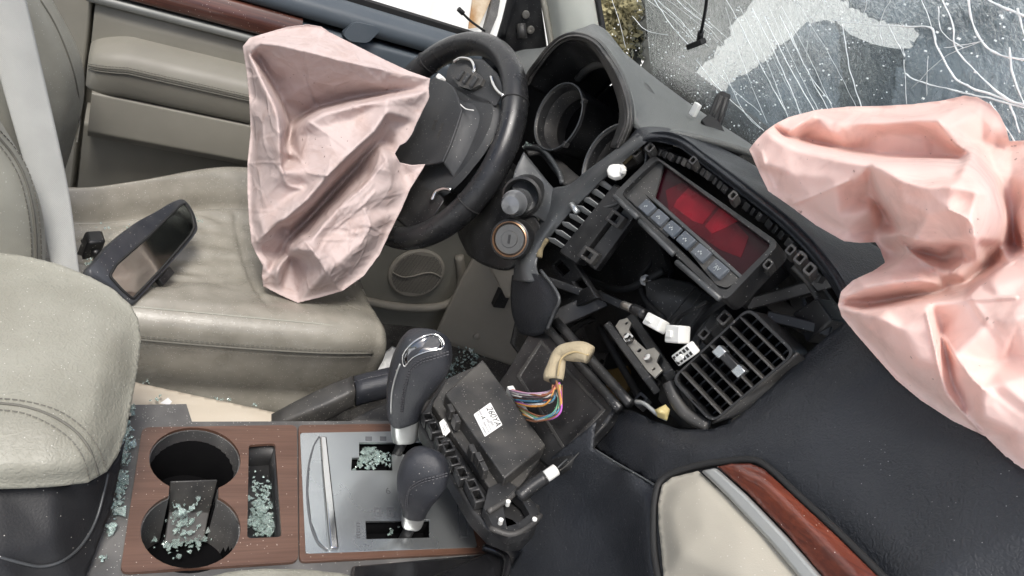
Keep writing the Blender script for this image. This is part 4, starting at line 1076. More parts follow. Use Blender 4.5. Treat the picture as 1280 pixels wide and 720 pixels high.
# passenger pad
PAD = plane3(aX(895, 583, .372), aX(1095, 720, .372), aX(1060, 400, .448))
pad = relief('passenger_pad', onp(PAD, [(1060, 398, -.004), (1035, 418, -.008), (1000, 448, -.010), (965, 482, -.010), (935, 510, -.010), (912, 528, -.010), (888, 536, -.010), (850, 536, -.010), (815, 524, -.012), (790, 512, -.014), (768, 508, -.02), (748, 530, -.028), (742, 560, -.034), (775, 582, -.02), (822, 608, -.012), (815, 660, -.012), (822, 740, -.012), (840, 820, -.012), (1180, 860, -.012), (1420, 760, -.02), (1420, 560, -.05), (1240, 430, -.05), (1120, 380, -.03)]),
       [onp(PAD, [(1068, 410, .002), (1040, 432, .002), (1005, 462, .002), (968, 498, .002), (938, 524, .002), (912, 542, .002), (885, 551, .002), (850, 551, .000), (815, 540, -.002), (785, 530, -.008)]),
        onp(PAD, [(1110, 440, .003), (1040, 500, .003), (960, 560, .003), (880, 570, .002), (820, 570, -.002)]), onp(PAD, [(1180, 470, -.004), (1250, 560, .0), (1330, 640, 0)]), onp(PAD, [(1000, 560, .003), (1160, 720, .002)])],
       M['dash'], dash, step=6, iters=6, thick=.03)
beigem = mat('glovebox beige plastic', (.40, .372, .308), .5, bump=('noise', 900, .08), var=(20, .4, (.35, .325, .27)), dust=.35)
glove = relief('glovebox_panel', onp(PAD, [(823, 660, .004), (822, 630, .004), (827, 606, .004), (840, 596, .004), (873, 588, .005), (905, 616, .006), (960, 668, .006), (1022, 730, .006), (1060, 780, .006), (850, 800, .004), (830, 730, .004)]),
       [onp(PAD, [(838, 640, .014), (850, 612, .013), (873, 604, .012), (920, 660, .016), (1000, 760, .016)]), onp(PAD, [(850, 690, .022), (880, 660, .020), (930, 730, .022)])], beigem, dash, step=4, iters=6, thick=.012)
slab('silver_strip', PAD.poly([(874, 587), (893, 583), (930, 616), (980, 668), (1027, 722), (1070, 775), (1050, 785), (1000, 724), (960, 676), (910, 622)], .013), M['silver'], dash, thick=.012, bevel=.003, seg=3)
relief('wood_strip', onp(PAD, [(896, 583, .008), (915, 579, .008), (938, 579, .008), (955, 586, .008), (990, 618, .008), (1045, 669, .008), (1097, 720, .008), (1150, 780, .008), (1075, 780, .008), (1030, 722, .008), (984, 668, .008), (934, 616, .008)]),
       [onp(PAD, [(925, 589, .015), (960, 606, .016), (1010, 656, .017), (1070, 720, .017)])], M['wooddash'], dash, step=3, iters=5, thick=.008)
tube('glovebox_gap', [PAD(a, b, .004) for a, b in ((826, 740), (818, 690), (817, 650), (819, 622), (825, 603), (840, 592), (873, 582), (900, 578), (935, 575), (958, 583), (1000, 622), (1050, 668), (1102, 720), (1140, 760))], .0032, M['seal'], dash, n=90)
# knee panel under the pad, console flank
KN = plane3(aX(748, 530, .352), aX(828, 720, .362), aZ(640, 720, .60))
relief('knee_panel', onp(KN, [(746, 526), (742, 560), (775, 582), (824, 608), (818, 650), (820, 700), (850, 800), (590, 810), (620, 730), (650, 690), (640, 650), (690, 570)]),
       [onp(KN, [(752, 545, .010), (785, 590, .012), (812, 640, .010), (815, 720, .010)]), onp(KN, [(700, 600, -.01), (740, 640, -.012), (780, 720, -.008)])], M['dash'], dash, step=5, iters=6, thick=.03)
tube('panel_gap', [KN(a, b, .0055) for a, b in ((744, 562), (770, 578), (798, 594), (818, 606))], .0010, M['grey'], dash, n=30)

# lower centre panel, black, tilted out of the stack
LP = plane3(aX(668, 405, .375), aX(767, 512, .372), aX(706, 580, .338))
lp = slab('lower_stack_panel', LP.poly([(668, 404), (690, 420), (770, 510), (756, 530), (708, 582), (690, 590), (600, 510), (634, 462)]), M['black'], dash, thick=.014, bevel=.003)
slab('panel_recess', LP.poly([(676, 424), (757, 512), (706, 566), (645, 470)], .001), M['blackgrey'], lp, thick=.002, bevel=.0008, holes=[LP.poly([(676, 430), (751, 512), (706, 559), (650, 470)], .001)])
tube('panel_edge', LP.poly([(690, 592), (709, 581), (757, 529)], .001), .0008, M['blackgrey'], lp, n=10)
for a, b in (((682, 408), (775, 512)), ((696, 402), (788, 505))):
    tube('panel_rail', [LP(*a, .006), LP((a[0] + b[0]) / 2, (a[1] + b[1]) / 2, .010), LP(*b, .006)], .0055, M['black'], lp, n=8, sides=8)

# ------------------------------------------------------------------ the stripped centre opening
cav = patch('stack_cavity', gx([[(800, 176, .46), (880, 200, .50), (960, 262, .52), (1030, 330, .52), (1062, 400, .50)],
                                [(730, 250, .47), (800, 270, .58), (880, 320, .60), (960, 390, .60), (1030, 440, .52)],
                                [(672, 310, .42), (740, 360, .57), (800, 400, .60), (870, 450, .58), (930, 500, .50)],
                                [(650, 390, .40), (700, 430, .52), (760, 470, .55), (820, 520, .50), (900, 545, .45)],
                                [(640, 430, .40), (680, 480, .48), (740, 520, .48), (800, 545, .44), (880, 560, .42)]]), 40, 40, M['cavity'], dash, solid=.004)
# satin finisher down the driver side of the opening
fin = patch('stack_finisher', gx([[(797, 166, .402), (770, 186, .398), (735, 212, .394), (712, 230, .392), (690, 236, .390), (683, 250, .385), (676, 272, .380), (660, 296, .372), (645, 322, .365), (641, 350, .362)],
                                  [(803, 172, .398), (776, 194, .392), (745, 218, .388), (722, 238, .384), (706, 252, .380), (694, 266, .376), (684, 284, .370), (668, 306, .362), (654, 330, .355), (655, 352, .352)],
                                  [(808, 178, .402), (782, 200, .398), (752, 226, .394), (734, 244, .390), (716, 262, .386), (702, 278, .382), (690, 294, .378), (678, 310, .370), (670, 330, .364), (676, 350, .362)]]), 70, 14, M['grey'], dash, solid=.004)
patch('finisher_foot', gx([[(640, 344, .364), (652, 344, .358), (668, 342, .358), (682, 348, .362)], [(638, 366, .364), (654, 366, .358), (676, 364, .358), (697, 370, .363)], [(640, 392, .366), (656, 394, .361), (678, 394, .361), (696, 388, .366)], [(648, 416, .372), (662, 420, .368), (676, 418, .368), (688, 410, .372)]]), 20, 20, M['dash'], dash, solid=.004)
tube('finisher_edge', [aX(676, 338, .358), aX(690, 356, .360), aX(699, 374, .362), aX(692, 392, .364), aX(684, 412, .364)], .0020, M['grey'], dash, n=24)
# lower column trim between wheel and stack
patch('column_trim', gx([[(655, 190, .36), (668, 206, .375), (684, 226, .388), (700, 244, .392)], [(644, 212, .35), (656, 228, .36), (672, 244, .375), (690, 262, .38)], [(640, 232, .345), (650, 262, .355), (668, 270, .37), (684, 280, .375)]]), 20, 16, M['grey'], dash, solid=.004)
patch('gauge_sill', gx([[(655, 180, .43), (676, 182, .43), (700, 200, .43), (726, 222, .42), (742, 226, .41)], [(660, 192, .40), (678, 192, .41), (694, 214, .41), (702, 228, .40), (722, 232, .395)]]), 24, 8, M['blackgrey'], dash, solid=.004)
tube('sill_rib', [aX(656, 184, .415), aX(678, 188, .41), (aX(697, 212, .405)), aX(703, 229, .40)], .0035, M['grey'], dash, n=20)

# gauges' cowl rings
for (a, b, x, r, dp) in ((700, 147, .418, .047, .085), (769, 208, .408, .050, .085)):
    c = aX(a, b, x); axd = Vector((-1, -.10, .18)).normalized()
    ring = lathe('gauge_cowl', c - axd * dp, axd, [(r * .86, 0), (r * .98, dp * .93), (r * 1.02, dp), (r * 1.0, dp + .002), (r * .93, dp + .001), (r * .90, dp - .006), (r * .78, .002)], M['black'], dash, ring=True, n=56)
    lathe('gauge_rim', c, axd, [(r * 1.005, .0022), (r * 1.02, .0036), (r * .985, .0042), (r * .95, .0022), (r * .80, -.030), (r * .82, -.032)], M['blackgrey'], ring, ring=True, n=56)
    uL = axd.orthogonal().normalized(); wL = axd.cross(uL)
    tube('gauge_lip', [c + (uL * math.cos(2 * math.pi * k / 48) + wL * math.sin(2 * math.pi * k / 48)) * r * .995 + axd * .004 for k in range(48)], .0014, M['grey'], ring, closed=True, sides=6)
    lathe('gauge_face', c - axd * .05, axd, [(0, 0), (r * .84, 0), (r * .84, .002), (0, .002)], M['void'], ring, n=40)
    for an in (.35, 1.75):
        u = axd.orthogonal().normalized(); w = axd.cross(u)
        pp = c + (u * math.cos(an) + w * math.sin(an)) * r * 1.0 + axd * .001
        box('clip', pp, (.004, 0, 0), (0, .003, 0), (0, 0, .004), M['blackgrey'], ring)

# display unit
DP = plane3(aX(767, 243, .385), aX(818, 197, .412), aX(968, 306, .412))
disp = thing('display_unit', 'loose dash display with dark red screen and six grey buttons', 'display')
bez = rounded(DP.poly([(765, 244), (817, 193), (975, 304), (906, 377)]), .009, 5)
win = rounded(DP.poly([(776, 242), (821, 199), (965, 306), (905, 366)]), .007, 5)
slab('bezel', bez, M['black'], disp, thick=.022, holes=[win], bevel=.0022, seg=3)
slab('back_case', rounded(DP.poly([(782, 244), (822, 205), (962, 308), (906, 358)], -.020), .006), M['black'], disp, thick=.05, bevel=.002)
slab('face_panel', DP.poly([(776, 241), (822, 199), (830, 205), (818, 246), (930, 346), (904, 366)], -.0055), M['blackgrey'], disp, thick=.003, bevel=.0006)
slab('screen', DP.poly([(821, 199), (966, 306), (928, 347), (816, 246)], -.010), M['screen'], disp, thick=.002, bevel=0)
slab('dim_reflection', DP.poly([(832, 238), (852, 228), (905, 262), (936, 296), (926, 322), (900, 312), (868, 290), (836, 262)], -.0097), M['dimreflection'], disp, thick=.0002, bevel=0)  # faint outer part of the reflection painted on the screen
slab('red_reflection', DP.poly([(846, 250), (860, 235), (896, 258), (878, 280), (866, 276), (842, 258)], -.0095), M['redreflection'], disp, thick=.0003, bevel=0)  # brighter patches of the airbag's reflection, painted onto the screen
slab('red_reflection', DP.poly([(899, 260), (922, 276), (908, 284), (890, 292), (881, 283)], -.0095), M['redreflection'], disp, thick=.0003, bevel=0)
slab('screen_ledge', DP.poly([(818, 246), (930, 346), (927, 350), (815, 250)], -.003), M['grey'], disp, thick=.004, bevel=.0008)
strip = rounded(DP.poly([(784, 247), (790, 241), (806, 242), (925, 350), (908, 360), (895, 356)], -.003), .003)
slab('button_strip', strip, M['blackgrey'], disp, thick=.003, bevel=.0006)
M['button'] = mat('blue grey button', (.065, .078, .095), .45, var=(50, .4, (.08, .09, .105)), dust=.4)
for i, (a, b) in enumerate(((808.5, 259), (824, 272), (840, 286), (857, 300), (876, 316), (897, 336))):
    c = DP(a, b, .0); u = (DP(a + 8, b + 7, .0) - c).normalized(); v = DP.n.cross(u)
    bt = box('button', c - DP.n * .0015, u * .0098, v * .0066, DP.n * .0026, M['button'], disp, bevel=.0012)
    if i == 5: text('glyph', 'AV', c + DP.n * .0012, u, -v if (-v).dot(DP(a, b - 5) - c) > 0 else v, .0058, M['alu'], bt)
    else:
        for k in range(3 if i else 2):
            box('glyph', c + DP.n * .0012 + u * (k - 1) * .0022 + v * (.0008 if k % 2 else -.0006), u * .0007, v * .0008, DP.n * .0002, M['alu'], bt, bevel=0)
for seg in (((768, 246), (797, 272)), ((800, 277), (842, 318)), ((846, 328), (900, 374))):
    a, b = seg; tube('lower_lip', [DP(*a, .001), DP(*b, .001)], .0030, M['grey'], disp, n=3)

# passenger side air vent
def vent(name, label, corners, pl, nsl, nv, depth, tabs):
    t = thing(name, label, 'air vent')
    A, B, Cc, Dd = [pl(a, b) for a, b in corners]      # A near-left, B far-left, C far-right, D near-right
    n = pl.n
    def q(s, r, h=0): return A.lerp(Dd, s).lerp(B.lerp(Cc, s), r) + n * h     # s along the slats, r across them
    outer = rounded([A, B, Cc, Dd], .010, 5)
    inner = rounded([q(.035, .03), q(.035, .97), q(.965, .97), q(.965, .03)], .008, 5)
    slab('vent_frame', outer, M['black'], t, thick=depth, holes=[inner], bevel=.0012)
    slab('vent_back', [q(.02, .02, -depth + .002), q(.02, .98, -depth + .002), q(.98, .98, -depth + .002), q(.98, .02, -depth + .002)], M['void'], t, thick=.003, bevel=0)
    su = (Dd - A).normalized(); sr = (B - A).normalized()
    for i in range(nsl):
        r = (i + 1) / (nsl + 1)
        a, b = q(.025, r, -.006), q(.975, r, -.006)
        box('slat', (a + b) / 2, (b - a) / 2, sr * .0010, n * .0055, M['blackgrey'], t, bevel=.0006)
    for i in range(nv):
        s = (i + 1) / (nv + 1)
        a, b = q(s, .03, -.020), q(s, .97, -.020)
        box('vane', (a + b) / 2, (b - a) / 2, su * .0009, n * .006, M['black'], t, bevel=.0004)
    if tabs:
        (a0, b0_), (a1, b1_) = tabs
        p0, p1 = pl(a0, b0_, .0015), pl(a1, b1_, .0015)
        tb_ = box('vent_tab', (p0 + p1) / 2, (p1 - p0) / 2, sr * .0042, n * .0045, M['black'], t, bevel=.0015)
        for pp in (p0, p1): box('tab_end', pp, (p1 - p0).normalized() * .0045, sr * .0048, n * .0052, M['alu'], tb_, bevel=.001)
    return t, q
VP = plane3(aX(838, 473, .372), aX(936, 383, .400), aX(994, 440, .418))
vt, vq = vent('air_vent', 'black slatted air vent hanging loose on the passenger side of the opening', [(838, 474), (936, 383), (996, 441), (890, 530)], VP, 7, 5, .045, ((901, 440), (925, 464)))
tube('vent_wheel', [vq(-.02, -.07, -.01), vq(.3, -.13, -.008), vq(.6, -.14, -.008), vq(.95, -.08, -.01)], .0065, M['blackgrey'], vt, n=20, sides=10)
patch('vent_duct', [[vq(1.0, .0, -.002), vq(1.0, .5, -.002), vq(1.0, 1.0, -.002)], [vq(1.10, .2, -.02), vq(1.14, .6, -.02), vq(1.18, 1.0, -.02)], [vq(1.12, .4, -.06), vq(1.28, .7, -.06), vq(1.35, 1.1, -.06)]], 16, 12, M['blackgrey'], vt, solid=.002)
# driver side vent, seen edge-on in its housing
VP2 = plane3(aX(684, 300, .372), aX(752, 218, .398), aX(778, 232, .408))
v2 = thing('driver_air_vent', 'narrow grey finned air vent at the driver side of the opening', 'air vent')
def q2(s, r, h=0):
    A, B, Cc, Dd = VP2(681, 301), VP2(752, 219), VP2(768, 231), VP2(700, 314)
    return A.lerp(Dd, s).lerp(B.lerp(Cc, s), r) + VP2.n * h
n2_ = VP2.n
slab('vent_back', [q2(-.1, 0, -.014), q2(-.1, 1, -.014), q2(1.1, 1, -.014), q2(1.1, 0, -.014)], M['void'], v2, thick=.003, bevel=0)
for i in range(8):
    r = i / 8
    slab('slat', [q2(.0, r + .01, -.007), q2(.0, r + .05, -.001), q2(.35, r + .088, .001), q2(1.0, r + .085, .001), q2(1.0, r + .035, -.004)], M['fin'], v2, thick=.0014, bevel=.0004)
slab('vent_housing', [q2(1.02, -.02, .002), q2(1.02, 1.02, .002), q2(2.1, .98, .002), q2(2.1, -.02, .002)], M['black'], v2, thick=.02, bevel=.002)
slab('housing_flange', [q2(2.2, .05, -.004), q2(2.2, .9, -.004), q2(2.9, .88, -.006), q2(2.9, .03, -.006)], M['black'], v2, thick=.012, bevel=.002)
for r in (.08, .62):
    fr_ = [q2(1.9, r, .003), q2(1.9, r + .16, .003), q2(2.75, r + .16, .003), q2(2.75, r, .003)]
    c = sum(fr_, Vector((0, 0, 0))) / 4
    slab('mounting_clip', fr_, M['blackgrey'], v2, thick=.010, bevel=.001, holes=[[c + (p - c) * .55 for p in fr_]])
tube('vent_tab', [VP2(714, 255, .004), VP2(722, 266, .004)], .0038, M['alu'], v2, n=3)

# brackets and ducts in the opening
def strip_slab(name, pts, m, parent, x, th=.006, holes=(), bevel=.001): return slab(name, [aX(a, b, x) for a, b in pts], m, parent, thick=th, holes=[[aX(a, b, x) for a, b in h] for h in holes], bevel=bevel)
SB = plane3(aX(772, 400, .405), aX(826, 466, .388), aX(790, 400, .41))
steel = thing('mounting_bracket', 'bare steel mounting bracket with punched holes in the opening', 'bracket')
def disc(pl, a, b, r, h=0, n=12):
    c = pl(a, b, h); u = pl.n.orthogonal().normalized(); w = pl.n.cross(u)
    return [c + (u * math.cos(2 * math.pi * k / n) + w * math.sin(2 * math.pi * k / n)) * r for k in range(n)]
slab('steel_plate', SB.poly([(769, 408), (774, 400), (784, 397), (790, 404), (786, 412), (795, 425), (808, 437), (818, 434), (825, 442), (821, 452), (828, 462), (818, 472), (800, 456)]), M['steel'], steel, thick=.0022, bevel=.0005, holes=[disc(SB, 799, 438, .0024), disc(SB, 783, 404, .0018), disc(SB, 817, 461, .0018)])
lathe('bolt', SB(786, 424, .001), SB.n, [(.0062, 0), (.0062, .002), (.0042, .002), (.0042, .006), (.0, .0065)], M['chrome'], steel, n=6)
lathe('bolt', SB(810, 448, .001), SB.n, [(.0040, 0), (.0040, .0025), (.0, .003)], M['chrome'], steel, n=10)
rail = thing('stack_frame', 'black plastic frame rails crossing the stripped dashboard opening', 'frame')
def bar(name, a, b, w, d, m=None, x0=.40, x1=.40):
    p0, p1 = aX(*a, x0), aX(*b, x1); t = (p1 - p0).normalized(); n = (CAM - p0).normalized(); s = t.cross(n).normalized(); n = s.cross(t)
    return box(name, (p0 + p1) / 2, (p1 - p0) / 2, s * w, n * d, m or M['black'], rail, bevel=.0015)
bar('rail', (668, 345), (745, 372), .005, .010, x0=.375, x1=.42)
bar('rail', (742, 366), (812, 396), .005, .009, x0=.42, x1=.45)
bar('rail', (692, 400), (756, 372), .011, .004, x0=.385, x1=.43)
bar('rail', (764, 412), (816, 482), .0045, .012, x0=.40, x1=.385)
bar('rail', (790, 398), (838, 470), .0060, .006, x0=.43, x1=.40)
bar('rail', (700, 425), (750, 470), .008, .006, x0=.43, x1=.44)
bar('rail', (936, 380), (1045, 350), .006, .006, x0=.45, x1=.47)
bar('rail', (960, 395), (1040, 415), .005, .009, x0=.44, x1=.47)
for a, b, s in ((905, 397, 1.2), (880, 417, 1.0), (800, 500, 1.2), (818, 478, 1.0), (1000, 322, 1.1), (988, 312, .9), (1012, 336, 1.1), (866, 200, .7), (916, 244, .8), (960, 330, .9), (795, 190, .8), (812, 184, .8), (730, 232, .7)):
    pl = Plane(aX(a, b, .405), (-.8, -.2, .55)); k = s * 9
    fr_ = rounded(pl.poly([(a - k, b + k * .2), (a + k * .1, b - k), (a + k, b - k * .2), (a - k * .1, b + k)]), .002, 3); c = sum(fr_, Vector((0, 0, 0))) / len(fr_)
    slab('clip_frame', fr_, M['blackgrey'], rail, thick=.014, bevel=.0012, holes=[[c + (p - c) * .58 for p in fr_]])
def plate(name, pts, x, m, th=.006, holes=()): return strip_slab(name, pts, m, rail, x, th, holes, .0015)
plate('inner_panel', [(714, 300), (786, 246), (822, 300), (836, 340), (832, 392), (770, 374), (724, 350)], .49, M['black'], .01)
plate('side_plate', [(936, 338), (984, 316), (1010, 338), (1046, 388), (1012, 424), (980, 404), (958, 384)], .475, M['blackgrey'], .008, [[(960, 350), (984, 338), (996, 352), (972, 366)], [(1000, 372), (1018, 366), (1028, 384), (1010, 396)]])
plate('side_plate', [(990, 392), (1020, 372), (1040, 400), (1008, 428)], .455, M['black'], .02)
plate('floor_plate', [(700, 396), (748, 372), (800, 392), (770, 408), (764, 440), (720, 440)], .47, M['cavity'], .006, [[(716, 404), (738, 394), (742, 402), (722, 412)]])
plate('edge_plate', [(668, 318), (690, 300), (714, 322), (746, 372), (700, 392), (688, 372), (676, 348)], .402, M['black'], .008, [[(690, 332), (700, 324), (712, 338), (702, 346)], [(716, 352), (726, 346), (734, 358), (722, 364)]])
plate('corner_plate', [(786, 186), (806, 178), (838, 184), (826, 192), (812, 192), (796, 206), (780, 214)], .43, M['cavity'], .008)
plate('lower_plate', [(826, 470), (846, 462), (872, 520), (892, 536), (850, 534), (822, 500)], .41, M['cavity'], .01, [[(838, 486), (846, 482), (856, 506), (848, 508)]])
for a in ((961, 372), (966, 369), (971, 366)):
    plate('white_tick', [(a[0] - 1, a[1] - 5), (a[0] + 1, a[1] - 6), (a[0] + 2.4, a[1] + 4), (a[0] + .4, a[1] + 5)], .466, M['white'], .0006)
for k in range(26):                                   # serrated lip under the pad, with its torn foam strip
    t = k / 25; e0 = catmull([aX(826, 186, .418), aX(876, 208, .424), aX(922, 244, .430), aX(979, 290, .436), aX(1024, 342, .444)], 60)[int(t * 59)]
    box('lip_tooth', e0 + Vector((.004, 0, -.004)), (.004, 0, 0), (0, .0022 + .001 * (k % 3), 0), (0, 0, .004), M['black' if k % 4 else 'blackgrey'], rail, bevel=.0008)
tube('foam_lip', [aX(800, 184, .412), aX(790, 192, .41), aX(776, 206, .405), aX(764, 214, .402)], .004, mat('brown foam strip', (.16, .13, .075), .95, bump=('noise', 200, .6)), rail, n=14)
tube('foam_lip', [aX(674, 322, .368), aX(676, 310, .370), aX(684, 298, .374)], .004, bpy.data.materials['brown foam strip'], rail, n=10)
loom = thing('cable_loom', 'black taped cables snaking through the stripped dashboard opening', 'cable')
for pts, r in (([(706, 332, .44), (745, 352, .46), (778, 362, .46), (806, 352, .47), (830, 338, .48)], .0045), ([(820, 300, .50), (812, 330, .49), (800, 345, .48), (806, 372, .46), (830, 398, .43)], .0032), ([(860, 424, .42), (872, 402, .44), (900, 378, .46), (936, 366, .46)], .0036), ([(748, 410, .46), (760, 430, .45), (782, 470, .43), (800, 498, .41)], .0042), ([(716, 470, .45), (738, 486, .44), (764, 500, .43)], .0036), ([(838, 412, .40), (850, 396, .42), (884, 376, .45)], .0022), ([(990, 330, .45), (1010, 352, .46), (1030, 392, .46)], .0030), ([(870, 436, .40), (880, 420, .43), (902, 402, .45)], .0018)):
    tube('cable', [aX(a, b, c) + Vector(mnoise.noise_vector(Vector((a, b, c)) * .1)) * .003 for a, b, c in pts], r, M['seal' if r > .003 else 'duct'], loom, n=28, sides=8)
# grey blower duct deep in the opening
DU = Plane(aX(850, 400, .48), (-.75, -.2, .6))
duct = thing('air_duct', 'ribbed grey black air duct deep inside the dashboard opening', 'duct')
relief('duct_body', onp(DU, [(806, 352), (830, 346), (862, 352), (905, 380), (918, 402), (880, 440), (850, 430), (830, 405), (808, 392)]), [onp(DU, [(820, 366, .012), (860, 372, .016), (900, 400, .010)])], M['duct'], duct, step=4, iters=4, thick=.03)
for k in range(5):
    tube('duct_rib', [DU(832 + k * 13, 404 + k * 5, .017), DU(858 + k * 10, 372 + k * 7, .020), DU(868 + k * 9, 360 + k * 8, .014)], .0013, M['blackgrey'], duct, n=8, sides=6)
lathe('duct_bolt', aX(808, 351, .47), (-.8, -.3, .4), [(.007, 0), (.007, .004), (.0035, .004), (.0035, .012), (0, .0125)], M['steel'], duct, n=8)
# firewall gusset behind the harness
gus = thing('steel_gusset', 'dark steel gusset plate with holes behind the wire harness', 'bracket')
GU = Plane(aX(740, 440, .47), (-.8, -.15, .5))
slab('gusset_plate', GU.poly([(700, 418), (725, 402), (752, 410), (764, 432), (748, 470), (720, 480), (702, 455)]), M['blackgrey'], gus, thick=.003, bevel=.0006, holes=[disc(GU, 738, 432, .005), disc(GU, 752, 452, .004)])
tube('cable_loop', [GU(706, 440, .01), GU(716, 415, .012), GU(738, 400, .012), GU(752, 406, .012), GU(758, 424, .01)], .003, M['seal'], gus, n=24)
slab('amber_bracket', GU.poly([(757, 462), (785, 456), (788, 480), (774, 502), (756, 496)], -.03), mat('amber plastic', (.20, .13, .035), .5, var=(40, .5, (.12, .08, .025))), gus, thick=.01, bevel=.002)
lamp = thing('lamp_socket', 'small metal bulb socket lying across the dark opening', 'socket')
tube('socket_barrel', [aX(779, 381, .40), aX(792, 386, .40)], .0046, M['steel'], lamp, n=4, sides=12)
tube('socket_collar', [aX(792, 386, .40), aX(806, 393, .40)], .0060, M['black'], lamp, n=4, sides=12)

# white connectors
def conn(label, a, b, x, u2, v2_, w, h, d, cav=0):
    t = thing('wire_connector', label, 'connector', 'white plugs hanging in the opening')
    c = aX(a, b, x); u = (aX(*u2, x) - c).normalized(); n = (CAM - c).normalized(); n = (n - u * n.dot(u)).normalized(); v = n.cross(u)
    bd = box('plug_body', c, u * w, v * h, n * d, M['white'], t, bevel=.0015)
    box('latch', c + n * (d + .001) - u * w * .3, u * w * .35, v * h * .4, n * .0012, M['white'], t, bevel=.0006)
    for k in range(cav):
        for j in (-1, 1):
            box('terminal', c + u * w * (-.75 + 1.5 * (k / max(1, cav - 1))) + v * h * .45 * j + n * (d + .0001), u * w * .10, v * h * .28, n * .0006, M['ink'], bd, bevel=0)
    return t
conn('white two-part plug at the upper left of the three loose connectors', 820, 404, .385, (835, 412), 0, .0125, .0065, .006)
conn('blocky white plug in the middle of the three loose connectors', 847, 418, .385, (860, 419), 0, .0105, .0085, .007)
conn('white ribbed plug with dark terminals beside the slatted vent', 857, 442, .378, (868, 434), 0, .0125, .0060, .005, 5)
kn = thing('clip_knob', 'white plastic clip knob above the driver side vent', 'clip')
kc = aX(771, 214, .398)
lathe('knob_body', kc, (-.7, -.3, .6), [(.0, -.004), (.010, -.004), (.0115, .0), (.0105, .004), (.006, .0075), (0, .008)], M['white'], kn, n=9)
box('knob_lug', kc + Vector((0, -.009, .006)), (.003, 0, 0), (0, .004, 0), (0, 0, .003), M['white'], kn)
yl = thing('tape_scrap', 'torn scrap of yellow film beside the lower end of the vent', 'scrap')
relief('film', [(818, 512, .735), (832, 505, .735), (838, 512, .735), (834, 526, .738), (822, 522, .738)], [[(824, 515, .728), (831, 517, .730)]], mat('yellow film', (.55, .45, .20), .4, var=(60, .6, (.4, .33, .15))), yl, step=2, iters=1, thick=.003)
tube('wire_tail', [aX(795, 502, .372), aX(806, 505, .372), aX(822, 518, .374), aX(834, 524, .38)], .0022, M['silver'], yl, n=16)

# ------------------------------------------------------------------ steering wheel
WC = Vector((.3035, .4535, .8255))
WN = Vector((-math.cos(.352) * math.cos(-.138), math.cos(.352) * math.sin(-.138), math.sin(.352))).normalized()
WR = .155
wu_ = WN.cross(Vector((0, 0, 1))).normalized(); wv_ = wu_.cross(WN).normalized()
if wv_.z < 0: wv_ = -wv_
wheel = thing('steering_wheel', 'worn black leather steering wheel with burst airbag cover', 'steering wheel')
N_ = 96
cir = [WC + (wu_ * math.cos(2 * math.pi * k / N_) + wv_ * math.sin(2 * math.pi * k / N_)) * WR for k in range(N_)]
V, F = [], []
sd = 20
for k in range(N_):
    d = (cir[k] - WC).normalized()
    for j in range(sd):
        t = 2 * math.pi * j / sd
        V.append(cir[k] + d * (.0165 * math.cos(t)) + WN * (.0195 * math.sin(t)))
for k in range(N_):
    for j in range(sd): F.append((k * sd + j, k * sd + (j + 1) % sd, ((k + 1) % N_) * sd + (j + 1) % sd, ((k + 1) % N_) * sd + j))
rim = mesh('rim', V, F, M['wheel'], wheel, smooth=True)
def angle_of(px, py):
    p = Plane(WC, WN)(px, py); d = p - WC; return math.atan2(d.dot(wv_), d.dot(wu_))
for a, b in ((640, 130), (590, 262), (535, 75)):
    an = angle_of(a, b); d = wu_ * math.cos(an) + wv_ * math.sin(an); c = WC + d * WR
    tube('rim_seam', [c + d * (.0168 * math.cos(2 * math.pi * j / 24)) + WN * (.0198 * math.sin(2 * math.pi * j / 24)) for j in range(24)], .0011, M['seal'], rim, closed=True, sides=6)
WP = Plane(WC, WN)
def wp(pts, h): return [WP(a, b, h) for a, b in pts]
# hub and its spokes
hubsec = [wp([(545, 100), (575, 108), (600, 118), (622, 128), (625, 150), (610, 185), (590, 212), (572, 232), (552, 246), (530, 240), (510, 220), (505, 190), (515, 150), (528, 120)], h) for h in (-.035, -.005, .006)]
c6 = sum(hubsec[2], Vector((0, 0, 0))) / 14
hubsec.append([c6 + (p - c6) * .93 + WN * .008 for p in hubsec[2]])
mesh('hub', *loft_geo([catmull(s, 56, True) for s in hubsec]), M['hub'], wheel, smooth=True, sharp=45)
cover = wp([(542, 96), (556, 101), (566, 108), (573, 124), (577, 138), (570, 160), (562, 182), (553, 202), (534, 206), (515, 208), (500, 204), (488, 199), (493, 188), (498, 178), (510, 177), (517, 168), (524, 150), (531, 134), (537, 123), (533, 117), (532, 108)], .036)
cv = slab('airbag_cover', cover, M['hub'], wheel, thick=.004, bevel=.0014, seg=3)
cr_ = (WP(548, 150, .04) - WP(541, 172, .04)).normalized()
text('srs_mark', 'SRS', WP(543, 156, .0365), cr_, WN.cross(cr_), .011, M['blackgrey'], cv)
text('airbag_mark', 'AIRBAG', WP(550, 164, .0365), cr_, WN.cross(cr_), .0075, M['blackgrey'], cv)
